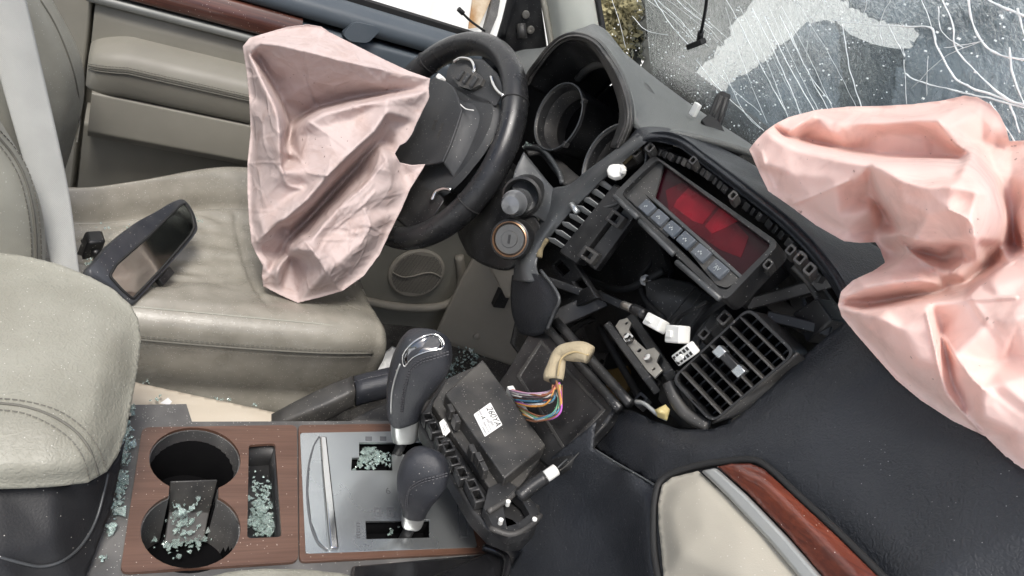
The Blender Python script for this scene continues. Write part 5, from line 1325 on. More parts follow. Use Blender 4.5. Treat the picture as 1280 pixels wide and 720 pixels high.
# cover skirt to hub
patch('cover_shoulder', [wp([(573, 124), (577, 138), (570, 160), (562, 182), (553, 202)], .034), wp([(584, 128), (590, 145), (582, 172), (572, 196), (562, 214)], .020), wp([(600, 128), (612, 150), (600, 186), (586, 210), (570, 230)], .007)], 30, 14, M['hub'], wheel, solid=.003)
def spoke(pts0, pts1, m): return mesh('spoke', *loft_geo([wp(pts0, .002), wp(pts0, .014)]), m, wheel, bevel=.003)
spoke([(556, 104), (560, 84), (574, 72), (604, 74), (622, 92), (632, 112), (620, 134), (590, 128)], None, M['hub'])
spoke([(505, 200), (520, 212), (545, 236), (556, 250), (540, 276), (510, 286), (490, 270), (488, 230)], None, M['black'])
for pts in ([(567, 78), (576, 73), (588, 75), (593, 84), (592, 92)], [(614, 96), (617, 106), (622, 114), (629, 120)], [(540, 250), (545, 240), (554, 236), (564, 237)]):
    tube('spoke_trim', wp(pts, .018), .0028, M['chrome'], wheel, n=24)
sw = slab('switch_pad', wp([(570, 86), (582, 80), (592, 88), (604, 98), (600, 106), (588, 112), (574, 108), (566, 98)], .020), M['blackgrey'], wheel, thick=.01, bevel=.003)
for a, b in ((575, 94), (583, 98), (592, 102)):
    c = WP(a, b, .022); u = (WP(a + 4, b - 6, .022) - c).normalized()
    box('switch_key', c, u * .008, WN.cross(u) * .0042, WN * .002, M['hub'], sw, bevel=.001)
for pts in ([(571, 125), (574, 128), (571, 140)], [(574, 129), (582, 136), (592, 138)]):
    tube('torn_thread', wp(pts, .034), .0008, M['white'], wheel, n=10, sides=5)
box('white_stub', WP(551, 98, .026), wu_ * .006, wv_ * .004, WN * .006, M['white'], wheel, bevel=.002)
# column, stalks, ignition lock
colm = thing('steering_column', 'black steering column shroud behind the wheel with stalks', 'column')
ca = WC - WN * .03; cb = WC - WN * .16 + Vector((0, -.01, -.02))
cs = []
for t in np.linspace(0, 1, 8):
    c = ca.lerp(cb, t) + Vector((0, -.02 * t, -.012)); cs.append(sec(c, wu_, wv_, .062 + .012 * t, .055 + .01 * t, 3.0, 32))
mesh('shroud', *loft_geo(cs), M['black'], colm, smooth=True, sharp=50)
slab('light_stalk', [aX(p, q, .355) for p, q in ((597, 94), (599, 78), (603, 68), (612, 65), (622, 70), (625, 77), (616, 86), (607, 98))], M['grey'], colm, thick=.014, bevel=.005, seg=3)
tube('stalk_stem', [aX(603, 92, .36), aX(600, 108, .37)], .007, M['black'], colm, n=4)
kb = aX(645, 256, .335); kd = (aX(650, 238, .36) - kb).normalized(); kd = Vector((-.55, -.65, .15)).normalized()
lathe('stalk_socket', aX(652, 246, .352), kd, [(.026, -.03), (.026, .0), (.023, .003), (.020, -.004), (.019, -.028)], M['black'], colm, ring=True, n=32)
lathe('stalk_knob', kb + Vector((.004, .008, 0)), kd, [(.0150, -.02), (.0155, .004), (.0165, .006), (.0165, .012), (.0150, .014), (.0140, .024), (.0110, .031), (.0, .034)], mat('smoked knob', (.17, .175, .18), .25, metal=.4), colm, n=28)
ig = thing('ignition_lock', 'round silver ignition key lock beside the steering column', 'lock')
ic = aX(637, 299, .333); idr = Vector((-.62, -.60, .28)).normalized()
lathe('lock_ring', ic, idr, [(.026, -.03), (.026, -.004), (.0245, .001), (.0225, .002), (.0215, -.002)], M['black'], ig, ring=True, n=36)
lathe('copper_ring', ic, idr, [(.0222, -.003), (.0222, .0015), (.0208, .0022), (.0200, .0)], mat('copper ring', (.32, .19, .115), .35, metal=.8), ig, ring=True, n=36)
fc = lathe('lock_face', ic, idr, [(.0198, -.006), (.0198, -.001), (.018, .0010), (.0105, .0010), (.0100, .0022), (.0, .0022)], mat('dull lock metal', (.15, .147, .14), .4, metal=.7, var=(80, .5, (.10, .10, .095))), ig, n=36)
iu = idr.cross(Vector((0, 0, 1))).normalized(); iv = iu.cross(idr)
box('key_slot', ic + idr * .0024, (iu * .4 + iv).normalized() * .0055, (iu - iv * .4).normalized() * .0014, idr * .0006, M['ink'], fc, bevel=0)
patch('lock_shroud', gx([[(574, 262, .36), (600, 250, .355), (632, 236, .358), (662, 262, .37), (676, 286, .372)], [(572, 290, .352), (596, 290, .345), (630, 288, .352), (656, 300, .362), (668, 308, .37)], [(584, 318, .352), (602, 330, .350), (626, 338, .356), (640, 336, .362), (650, 330, .37)]]), 24, 18, M['black'], colm, solid=.004)
patch('knee_bolster', gx([[(612, 334, .36), (628, 330, .36), (646, 322, .365)], [(618, 345, .37), (632, 348, .37), (642, 350, .37)], [(632, 372, .39), (640, 374, .39), (644, 380, .39)]]), 14, 14, M['taupe'], colm, solid=.004)

# ------------------------------------------------------------------ driver airbag
ab = thing('driver_airbag', 'deflated pink driver airbag hanging from the steering wheel onto the seat', 'airbag')
AB = plane3(aD(535, 120, 1.075), aZ(372, 379, .612), aD(306, 62, 1.09))
def A(pts): return [(a, b, dpl(AB, a, b, h)) for a, b, h in pts]
OUT = [(303, 58, 0), (312, 47, 0), (332, 41, -.01), (360, 33, -.02), (385, 30, -.02), (402, 33, -.02), (412, 40, -.02), (440, 54, -.02), (476, 72, -.01), (510, 88, 0), (538, 98, 0), (536, 110, 0), (537, 122, 0), (530, 136, 0), (522, 152, 0), (515, 168, 0), (508, 178, 0), (500, 182, 0), (494, 192, 0), (500, 203, 0), (515, 206, 0), (532, 205, -.005), (526, 216, 0), (513, 236, 0), (502, 262, 0), (488, 290, -.004), (475, 318, -.004), (455, 345, -.002), (428, 364, 0), (400, 372, 0), (372, 379, 0), (350, 369, 0), (329, 358, 0), (327, 344, 0), (328, 332, 0), (319, 315, .004), (314, 304, .004), (311, 275, 0), (309, 240, 0), (309, 205, 0), (313, 165, 0), (311, 120, 0), (308, 90, 0)]
LN = [[(304, 59, .012), (326, 53, .030), (352, 57, .034), (382, 64, .036), (420, 74, .034), (450, 81, .030), (484, 88, .022), (534, 99, .006)],       # top fold
      [(330, 46, .008), (365, 42, .004), (398, 40, .002), (440, 60, .006), (500, 86, .004)],
      [(405, 36, .004), (398, 48, .012), (390, 62, .031)],
      [(380, 66, .036), (381, 85, .014), (384, 108, -.006), (400, 134, -.030)],                                                                         # seam into the pocket
      [(386, 143, -.034), (400, 135, -.032), (437, 125, -.022), (484, 117, -.010), (530, 110, 0)],                                                       # valley above second fold
      [(384, 150, .030), (401, 140, .028), (437, 131, .030), (484, 122, .026), (530, 115, .012)],                                                        # second fold
      [(312, 68, .020), (324, 92, .030), (340, 123, .042), (349, 142, .048), (351, 165, .050), (351, 190, .050), (352, 214, .044), (358, 231, .034), (377, 236, .026)],  # left fold
      [(320, 72, -.004), (334, 96, -.012), (352, 128, -.020), (364, 158, -.024), (361, 176, -.020), (359, 200, -.004)],                                  # pocket floor by it
      [(384, 151, .026), (370, 168, .014), (361, 182, .000), (358, 202, .008)],
      [(482, 142, .030), (468, 164, .036), (446, 184, .042), (428, 202, .044), (410, 220, .046), (386, 248, .046), (352, 277, .036), (330, 293, .026), (316, 304, .012)],  # third fold
      [(476, 176, -.010), (440, 214, -.026), (402, 254, -.034), (372, 286, -.030), (352, 318, -.020), (340, 336, -.004)],                                # trough
      [(486, 150, .004), (470, 176, .002), (450, 196, .002), (420, 226, .000), (392, 258, -.002), (366, 284, -.006)],                                    # under the third fold
      [(484, 199, .022), (468, 218, .024), (453, 235, .028), (436, 248, .030), (421, 262, .032), (404, 282, .036), (392, 297, .038), (380, 300, .040), (366, 314, .034), (348, 332, .026), (330, 350, .012)],  # lower fold
      [(473, 188, .016), (482, 193, .026), (487, 201, .026), (500, 194, .014)],
      [(380, 301, .040), (394, 318, .044), (408, 338, .040), (424, 362, .010)],
      [(400, 300, .032), (440, 300, .028), (470, 296, .018)], [(455, 262, .026), (462, 282, .030), (450, 305, .032), (425, 330, .034)], [(420, 285, .026), (452, 258, .030), (490, 232, .018)],
      [(350, 283, -.006), (358, 302, -.010), (363, 322, -.012)], [(318, 306, .018), (336, 294, .020), (349, 284, .004)], [(316, 310, .014), (330, 332, .020), (338, 344, .010)],
      [(385, 152, .026), (410, 168, .032), (440, 186, .040)], [(360, 186, .008), (378, 204, .030), (384, 216, .038), (410, 219, .046)], [(402, 160, .026), (440, 150, .020), (480, 140, .026)],
      [(440, 132, .028), (452, 142, .018), (460, 158, .026)], [(436, 90, .022), (450, 104, .006), (484, 108, .004)], [(420, 76, .030), (440, 92, .018), (484, 112, -.004)], [(476, 90, .016), (480, 100, .014), (484, 112, -.002)],
      [(312, 130, .016), (330, 128, .028), (346, 138, .046)], [(312, 98, .012), (322, 96, .024)], [(312, 205, .014), (330, 204, .030), (350, 205, .046)],
      [(322, 150, .028), (326, 180, .034), (322, 230, .022), (320, 270, .018)], [(335, 240, .030), (350, 255, .026), (345, 275, .030)]]
CRS = random_creases(110, (305, 35, 530, 375), 21, (8, 30), (1.3, 2.6), (.0003, .0012)) + random_creases(26, (400, 60, 530, 130), 5, (20, 50), (1.4, 2.4), (.0004, .0012), .2) + random_creases(22, (380, 220, 510, 360), 8, (20, 50), (1.4, 2.6), (.0006, .0016), -.9)
FOLD = [([(304, 58), (326, 53), (352, 57), (382, 64), (420, 74), (484, 88), (532, 98)], 1.8, .004), ([(405, 35), (398, 48), (390, 62)], 1.3, -.003), ([(380, 65), (381, 90), (388, 115), (401, 137)], 1.5, -.004),
        ([(384, 150), (401, 140), (437, 131), (484, 122), (530, 115)], 2.2, .004), ([(312, 70), (324, 92), (340, 123), (349, 142)], 1.6, .003), ([(351, 165), (351, 190), (353, 214), (359, 231), (377, 236)], 2.4, .005),
        ([(384, 151), (410, 168), (434, 186)], 1.3, .0025), ([(360, 183), (378, 204), (386, 216), (413, 220)], 1.4, .0030), ([(482, 142), (468, 164), (446, 184), (410, 220)], 2.0, .003), ([(386, 248), (352, 277), (316, 304)], 1.6, .003),
        ([(484, 199), (453, 235), (421, 262), (392, 297)], 2.0, .004), ([(380, 299), (366, 314), (330, 350)], 1.8, .003), ([(380, 300), (394, 318), (412, 346), (425, 363)], 1.5, .004), ([(312, 205), (330, 203), (351, 204)], 1.2, .002),
        ([(311, 97), (327, 96)], 1.2, .002), ([(420, 75), (450, 96), (483, 111)], 1.3, .0025), ([(476, 90), (481, 100), (484, 112)], 1.2, .0025), ([(440, 130), (438, 139)], 1.2, .0025), ([(455, 262), (462, 282), (450, 305)], 1.6, .003), ([(420, 285), (452, 258), (468, 240)], 1.5, .003), ([(462, 282), (478, 292)], 1.3, .003), ([(400, 300), (440, 300)], 1.3, .0022), ([(415, 345), (432, 335)], 1.2, .002), ([(346, 262), (360, 262), (375, 254)], 1.3, -.002), ([(362, 284), (364, 300), (363, 322)], 1.4, .003)]
relief('bag_cloth', A(OUT), [A(l) for l in LN], M['bag1'], ab, step=1.8, iters=9, thick=.05, creases=CRS, gain=2.05, folds=FOLD)

# ------------------------------------------------------------------ passenger airbag
pb = thing('passenger_airbag', 'large deflated peach airbag spilling over the passenger side of the dashboard', 'airbag')
def B(pts): return [(a, b, d - (.013 if b > 330 else 0)) for a, b, d in pts]
OUT2 = [(936, 187, .770), (944, 176, .772), (957, 163, .775), (970, 154, .79), (986, 146, .81), (1020, 137, .83), (1060, 133, .835), (1100, 132, .84), (1140, 130, .84), (1180, 125, .84), (1205, 119, .835), (1222, 121, .83), (1238, 130, .825), (1250, 143, .815), (1258, 160, .81), (1262, 176, .81), (1300, 174, .82), (1360, 180, .83), (1430, 240, .80), (1430, 420, .70), (1430, 720, .60), (1360, 668, .592), (1300, 612, .600), (1280, 593, .606), (1256, 570, .612), (1232, 546, .62), (1190, 526, .635), (1150, 500, .648), (1120, 475, .655), (1090, 441, .660), (1070, 418, .664), (1052, 396, .668), (1047, 381, .668), (1051, 364, .67), (1066, 350, .672), (1092, 338, .685), (1106, 328, .70), (1100, 312, .715), (1094, 303, .715), (1075, 304, .700), (1055, 302, .700), (1020, 282, .712), (986, 257, .726), (960, 239, .738), (948, 214, .752)]
LN2 = [[(944, 180, .757), (960, 166, .752), (975, 174, .744), (1000, 184, .730), (1030, 192, .712), (1060, 198, .695), (1090, 203, .680), (1120, 204, .670), (1165, 204, .664), (1200, 206, .668)],     # front lip
       [(966, 160, .800), (1000, 176, .808), (1060, 190, .800), (1110, 198, .782), (1160, 199, .772), (1200, 200, .765)],   # pocket floor
       [(985, 150, .795), (1020, 152, .800), (1060, 153, .798), (1110, 152, .792), (1150, 149, .785), (1172, 150, .780), (1186, 160, .776), (1205, 185, .765)],   # back rim turn
       [(1018, 141, .800), (1004, 152, .782), (985, 166, .770)], [(1019, 142, .800), (1040, 166, .790), (1056, 180, .795)],
       [(1172, 151, .780), (1190, 176, .770), (1215, 190, .752)],
       [(1110, 168, .800), (1150, 166, .795), (1170, 178, .790)],
       [(952, 205, .738), (990, 218, .712), (1040, 222, .690), (1080, 216, .676)],
       [(990, 255, .716), (1014, 246, .700), (1044, 234, .684), (1090, 208, .674)],
       [(1000, 268, .716), (1050, 270, .694), (1090, 262, .690), (1112, 266, .690)],
       [(1060, 290, .700), (1096, 290, .704), (1118, 284, .700)],
       [(1092, 206, .676), (1096, 226, .668), (1108, 252, .662), (1122, 276, .660), (1130, 290, .664)],                       # edge of the bright lobe
       [(1086, 214, .690), (1090, 240, .698), (1104, 264, .706), (1118, 284, .706)],                                          # shade left of it
       [(1120, 222, .648), (1150, 232, .630), (1190, 232, .624), (1222, 240, .634)],                                          # lobe crest
       [(1130, 254, .646), (1160, 268, .632), (1186, 262, .620), (1212, 276, .618), (1220, 300, .622)],
       [(1205, 207, .668), (1224, 222, .654), (1238, 240, .650), (1243, 254, .650), (1236, 276, .642), (1222, 300, .630)],    # lobe right edge
       [(1122, 292, .660), (1138, 304, .656), (1170, 303, .648), (1220, 302, .628)],                                          # lobe lower edge
       [(1126, 298, .676), (1150, 314, .672), (1180, 322, .665), (1204, 320, .654)],
       [(1119, 293, .664), (1140, 316, .660), (1166, 332, .662), (1170, 346, .664)],
       [(1200, 304, .652), (1204, 326, .650), (1190, 342, .660), (1174, 350, .666)],
       [(1222, 302, .640), (1222, 326, .648), (1206, 348, .664)],
       [(1246, 250, .672), (1256, 280, .680), (1254, 304, .684), (1232, 326, .676), (1210, 350, .676)],                        # brown panel edge
       [(1262, 178, .800), (1264, 220, .762), (1268, 262, .740), (1276, 310, .72)], [(1228, 180, .780), (1246, 220, .748), (1260, 268, .730), (1262, 310, .716)],
       [(1300, 240, .74), (1340, 260, .73)], [(1200, 130, .822), (1225, 136, .815), (1242, 160, .802)], [(1100, 140, .822), (1160, 136, .818)],
       [(1052, 372, .652), (1080, 360, .644), (1119, 353, .636), (1150, 349, .634), (1170, 352, .646)],                         # upper tube of lower lobe
       [(1072, 348, .658), (1110, 338, .660), (1150, 338, .662)],
       [(1056, 378, .664), (1090, 380, .672), (1130, 372, .672), (1172, 366, .672)],                                            # its pocket
       [(1054, 386, .652), (1072, 391, .644), (1110, 386, .634), (1163, 379, .622), (1208, 375, .616), (1250, 372, .610), (1282, 372, .606), (1340, 372, .60)],  # lip of lower lobe
       [(1208, 373, .622), (1226, 356, .628), (1243, 342, .634), (1262, 326, .642), (1284, 314, .648), (1340, 300, .66)],         # sweeping fold
       [(1182, 360, .670), (1210, 352, .676), (1240, 330, .69)], [(1240, 358, .618), (1285, 345, .622), (1340, 345, .62)],
       [(1159, 392, .612), (1164, 412, .606), (1168, 431, .606), (1176, 460, .608), (1183, 489, .612), (1204, 515, .618), (1226, 540, .620)],   # long fold
       [(1168, 392, .628), (1176, 415, .628), (1182, 440, .626), (1190, 480, .624), (1206, 508, .622)],                                      # shade beside it
       [(1178, 420, .622), (1194, 444, .606), (1209, 466, .596), (1228, 486, .592), (1250, 480, .592), (1284, 470, .594), (1340, 460, .59)],
       [(1084, 408, .636), (1110, 430, .630), (1140, 460, .628), (1170, 496, .632)], [(1100, 396, .622), (1130, 412, .612), (1150, 450, .612)],
       [(1240, 400, .604), (1262, 430, .604), (1252, 456, .610), (1284, 450, .606)], [(1272, 400, .598), (1262, 440, .612)], [(1230, 520, .598), (1270, 540, .592), (1330, 590, .585)], [(1300, 520, .585), (1360, 560, .58)]]
DEEP = {11: -.012, 12: .004, 13: -.024, 14: -.028, 15: -.020, 16: -.020, 17: .004, 21: .006, 22: .016, 23: .018, 29: .004, 32: .006}
LN2 = [[(a, b, d + DEEP.get(i, 0)) for a, b, d in l] for i, l in enumerate(LN2)]
CR2 = random_creases(34, (940, 130, 1290, 330), 12, (14, 50), (3, 6), (.0004, .0011)) + random_creases(26, (1050, 340, 1300, 590), 15, (20, 60), (4, 8), (.0006, .0016), .8)
FOLD2 = [([(960, 166), (1000, 184), (1060, 198), (1110, 204), (1165, 204), (1200, 206)], 1.87, 0.0045), ([(1018, 141), (1004, 152), (985, 166)], 1.53, 0.0045), ([(1092, 206), (1096, 226), (1108, 252), (1124, 278)], 1.87, 0.0060), ([(990, 255), (1014, 246), (1060, 226)], 1.70, 0.0030), ([(1186, 262), (1212, 276), (1220, 299)], 1.70, 0.0060), ([(1122, 292), (1170, 303), (1218, 301)], 1.53, 0.0045),
         ([(1119, 293), (1140, 316), (1168, 336)], 1.70, 0.0060), ([(1072, 391), (1110, 386), (1163, 379), (1208, 375), (1270, 372)], 1.70, 0.0045), ([(1159, 392), (1168, 431), (1183, 489), (1226, 540)], 2.21, 0.0060), ([(1208, 373), (1243, 342), (1284, 314)], 1.87, 0.0060), ([(1200, 304), (1204, 326), (1190, 342)], 1.53, 0.0045), ([(1178, 420), (1209, 466), (1228, 486)], 2.04, 0.0045), ([(1172, 151), (1190, 176), (1215, 192)], 1.87, 0.0030), ([(952, 190), (958, 212), (968, 236)], 1.87, 0.0030)]
relief('bag_cloth', B(OUT2), [B(l) for l in LN2], M['bag2'], pb, step=2.2, iters=7, thick=.02, creases=CR2, gain=1.7, folds=FOLD2)

# ------------------------------------------------------------------ control unit hanging from its harness
cu_ = thing('control_unit', 'grey black control unit with white label hanging over the console', 'control unit')
CP = plane3(aD(604, 449, .930), aD(681, 556, .845), aD(560, 540, .835))
def cp(pts, h): return [CP(a, b, h) for a, b in pts]
slab('front_bezel', cp([(552, 476), (558, 470), (566, 476), (545, 500), (640, 618), (676, 630), (672, 655), (655, 672), (636, 674), (612, 664), (590, 640), (524, 530), (526, 516)], -.012), M['black'], cu_, thick=.022, bevel=.003, seg=3)
slab('mounting_plate', cp([(560, 472), (606, 452), (684, 560), (640, 622), (620, 622), (540, 505)], -.001), M['blackgrey'], cu_, thick=.010, bevel=.0015)
CB = [(604, 450), (681, 556), (630, 597), (560, 497)]
slab('housing', cp([(603, 449), (682, 556), (631, 598), (556, 492)], .016), M['blackgrey'], cu_, back=-CP.n * .020, bevel=.0016)
lb = slab('label_sticker', rounded(cp([(592, 518), (613, 503), (628, 531), (606, 546)], .0166), .0015), M['paper'], cu_, thick=.0004, bevel=0)
r_ = (CP(613, 503, .0168) - CP(592, 518, .0168)).normalized()
r_ = (CP(628, 531, .017) - CP(613, 503, .017)).normalized(); uu = CP.n.cross(r_)
def tl(s, a, b, size): text('label_print', s, CP(a, b, .0169), r_, uu, size, M['ink'], lb, ext=.00005)
tl('260YA', 617, 521, .0105)
def lozenge(a, b, an):                     # one rhomb of the three-diamond maker's mark
    c = CP(a, b, .0169); d1 = r_ * math.cos(an) + uu * math.sin(an); d2 = -r_ * math.sin(an) + uu * math.cos(an)
    o_ = c + d1 * .0016
    slab('emblem_lozenge', [o_ - d1 * .0016, o_ + d2 * .0010, o_ + d1 * .0016, o_ - d2 * .0010], M['ink'], lb, thick=.0001, bevel=0)
for an in (math.pi / 2, math.pi / 2 + 2.094, math.pi / 2 - 2.094): lozenge(604, 522, an)
def faint(par, pts, m):                    # print too small to read: faint rows
    for a_, b_, l_, w_ in pts:
        c = CP(a_, b_, .0169 if par is lb else -.0006); slab('faint_print', [c - r_ * l_ - uu * w_, c + r_ * l_ - uu * w_, c + r_ * l_ + uu * w_, c - r_ * l_ + uu * w_], m, par, thick=.0001, bevel=0)
faint(lb, [(600.5, 516, .0035, .0011), (598, 518, .0030, .0006), (610, 526, .0032, .0014), (615, 529, .0035, .0014), (606, 530, .0030, .0012), (612, 534, .0050, .0006), (609, 536, .0050, .0006), (606, 538, .0050, .0006), (604, 536, .0055, .0005)], mat('faint print', (.42, .42, .42), .6))
lb2 = slab('small_label', rounded(cp([(549, 528), (556, 522), (563, 539), (555, 547)], -.001), .001), M['paper'], cu_, thick=.0005, bevel=0)
faint(lb2, [(559, 532, .0030, .0008), (556, 534, .0040, .0005), (555, 537, .0030, .0005)], bpy.data.materials['faint print'])
# snap tabs and slots along the front edge
for i, (a, b) in enumerate(((535, 520), (543, 533), (552, 550), (560, 556), (568, 575), (578, 590), (590, 604), (597, 618))):
    c = CP(a, b, .0015); u = r_; v = uu; s = 1 if i % 2 else .75
    fr_ = [c - u * .009 * s - v * .006, c + u * .009 * s - v * .006, c + u * .009 * s + v * .006, c - u * .009 * s + v * .006]
    slab('snap_tab', fr_, M['black'], cu_, thick=.012, bevel=.001, holes=[[c + (p - c) * .6 for p in fr_]])
for a, b in ((563, 515), (570, 528), (590, 566), (598, 576), (604, 588)):
    box('clip', CP(a, b, .012), r_ * .006, uu * .003, CP.n * .007, M['blackgrey'], cu_, bevel=.0008)
# lower end bracket with pins and arm
slab('end_bracket', cp([(610, 610), (632, 598), (652, 612), (668, 628), (677, 644), (662, 664), (636, 672), (615, 656), (604, 634)], .004), M['black'], cu_, thick=.012, bevel=.002, holes=[cp([(628, 626), (640, 616), (654, 628), (662, 642), (648, 652), (632, 646)], .004)])
for l in ([(610, 640), (634, 625), (648, 612)], [(612, 660), (640, 668), (664, 656), (676, 644)]):
    tube('bracket_rib', [CP(a, b, .006) for a, b in l], .0028, M['blackgrey'], cu_, n=12, sides=8)
for a, b in ((635, 628), (626, 651), (668, 650)):
    lathe('pin', CP(a, b, .008), CP.n, [(.0024, -.004), (.0024, .002), (.0, .0030)], M['white'], cu_, n=12)
tube('side_arm', [CP(648, 622, .004), CP(664, 608, .012), CP(682, 596, .020)], .0075, M['black'], cu_, n=10, sides=10)
tube('arm_clip', [CP(682, 596, .022), CP(695, 587, .026)], .0062, M['white'], cu_, n=4, sides=10)
tube('rod', [CP(695, 587, .026), CP(702, 580, .028), CP(709, 574, .028)], .0009, M['grey'], cu_, n=6, sides=5)

# harness: foam sleeve and coloured wires
hs = thing('wire_harness', 'bundle of coloured wires leaving a tan foam sleeve beside the control unit', 'wiring')
LPd = lambda a, b, h: LP(a, b, h)
sl = [LP(738, 443, .034), LP(722, 438, .040), LP(706, 440, .044), (LP(696, 450, .044)), LP(693, 464, .042), LP(692, 474, .040)]
def foam_r(t): return .0098 + .0012 * math.sin(t * 9) 
fo = tube('foam_sleeve', [p + Vector(mnoise.noise_vector(p * 60)) * .002 for p in catmull(sl, 30)], foam_r, M['foam'], hs, sides=16)
tube('foam_seam', [p + (CAM - p).normalized() * .0100 for p in catmull([LP(736, 444, .034), LP(718, 440, .042), LP(702, 448, .046), LP(697, 470, .042)], 24)], .0012, mat('foam fold', (.36, .28, .15), .9), fo)
nb_ = LP(697, 480, .038)
tube('bundle_tie', [LP(693, 472, .040), nb_], .0065, M['seal'], hs, n=4, sides=12)
wc = [(.42, .10, .45), (.62, .60, .56), (.50, .12, .12), (.08, .25, .38), (.60, .28, .06), (.55, .36, .50), (.04, .04, .04), (.15, .38, .22), (.60, .52, .20), (.28, .12, .06)]
wm_ = [mat('wire colour', c, .45) for c in wc]
rr = random.Random(4)
for i in range(30):
    t = i / 29
    row = i % 2
    a, b = (636 + 20 * t + rr.uniform(-1, 1), 487 + 38 * t + rr.uniform(-1, 1))
    end = CP(a, b, .006 + .006 * row)
    off = Vector((rr.gauss(0, 1), rr.gauss(0, 1), rr.gauss(0, 1))) * .0028
    mid1 = LP(684 + 8 * t + rr.uniform(-4, 4), 490 + 26 * t + rr.uniform(-3, 3), .034 + rr.uniform(-.006, .008))
    mid2 = LP(664 + 6 * t + rr.uniform(-4, 4), 492 + 34 * t + rr.uniform(-3, 3), .030 + rr.uniform(-.006, .006))
    if t > .5: mid1 = LP(697 + rr.uniform(-3, 4), 500 + 14 * t + rr.uniform(-3, 3), .036); mid2 = LP(676 + rr.uniform(-4, 4), 518 + 8 * t + rr.uniform(-2, 2), .030)
    tube('wire', [nb_ + off, mid1, mid2, end], .00105, rr.choice(wm_), hs, n=20, sides=6)
box('wire_plug', CP(646, 505, .004), (CP(656, 522, .004) - CP(636, 488, .004)) / 2, uu * .004, CP.n * .008, M['white'], hs, bevel=.001)

# ------------------------------------------------------------------ rear view mirror lying on the seat
mr = thing('rear_view_mirror', 'broken-off black rear view mirror lying on the driver seat cushion', 'mirror')
MP = plane3(aZ(150, 362, .640), aZ(243, 286, .640), aZ(226, 254, .665))
shell = [(112, 342), (122, 324), (144, 299), (171, 278), (196, 264), (217, 252), (230, 250), (241, 264), (246, 281), (245, 291), (230, 310), (199, 345), (170, 376), (163, 378), (148, 366)]
front = MP.poly(shell, 0.0)
cM = sum(front, Vector((0, 0, 0))) / len(front)
L_ = [catmull([cM + (p - cM) * s + MP.n * h for p in front], 60, True) for s, h in ((.55, -.030), (.80, -.026), (.96, -.014), (1.0, -.004), (1.0, .0), (.985, .0015))]
mesh('mirror_shell', *loft_geo(L_), M['mirrorshell'], mr, smooth=True, sharp=60)
glp = [(137, 345), (145, 331), (183, 298), (224, 258), (231, 254), (240, 268), (243, 284), (238, 294), (200, 338), (166, 374), (152, 362)]
gm = rounded(MP.poly(glp, .0022), .004)
slab('mirror_glass', gm, M['mirror'], mr, thick=.002, bevel=.0005)
tube('glass_rim', [p + MP.n * .0002 for p in gm], .0016, M['seal'], mr, closed=True, sides=6)
tube('ball_stem', [aD(122, 318, 1.10), aD(114, 312, 1.115)], .006, M['black'], mr, n=4, sides=10)
box('toggle', MP(206, 346, -.006), (MP(214, 336) - MP(200, 352)) / 2, MP.n * .004, MP.n.cross((MP(214, 336) - MP(200, 352)).normalized()) * .005, M['black'], mr, bevel=.001)

# ------------------------------------------------------------------ sensor bracket and plug at the windscreen
sb_ = thing('sensor_bracket', 'broken black sensor bracket standing on the dash at the foot of the windscreen', 'bracket')
slab('bracket_base', [aZ(a, b, 1.022) for a, b in ((852, 139), (862, 142), (900, 164), (932, 186), (926, 189), (890, 172), (860, 152))], M['seal'], sb_, back=Vector((0, 0, -.010)), bevel=.001)
BBp = Plane(aZ(888, 158, 1.03), (-.6, -.6, .5))
slab('upright_clip', BBp.poly([(882, 152), (894, 120), (902, 113), (914, 118), (907, 142), (900, 164), (884, 162)]), M['seal'], sb_, thick=.008, bevel=.0015)
tube('clip_rib', BBp.poly([(890, 150), (902, 120)], .001), .0018, M['blackgrey'], sb_, n=3)
tube('clip_rib', BBp.poly([(898, 152), (908, 122)], .001), .0018, M['blackgrey'], sb_, n=3)
slab('clip_foot', BBp.poly([(876, 150), (886, 142), (900, 152), (912, 176), (892, 174)], .004), M['seal'], sb_, thick=.01, bevel=.0015)
box('white_tab', BBp(869, 137, 0), (.003, 0, 0), (0, .005, 0), (0, 0, .008), M['white'], sb_, bevel=.001)
hpg = thing('hanging_plug', 'black plug hanging on a wire in front of the cracked windscreen', 'plug')
tube('wire', [WSP(886, -30, .03), WSP(882, 10, .03), WSP(876, 42, .03)], .0024, M['seal'], hpg, n=14)
tube('plug_neck', [WSP(876, 40, .03), WSP(874, 54, .03)], .0046, M['seal'], hpg, n=4, sides=10)
pc = WSP(870, 55, .03); pu = (WSP(880, 51, .03) - WSP(862, 58, .03)) / 2
box('plug_body', pc, pu, WSP.n.cross(pu).normalized() * .0042, WSP.n * .005, M['seal'], hpg, bevel=.0015)

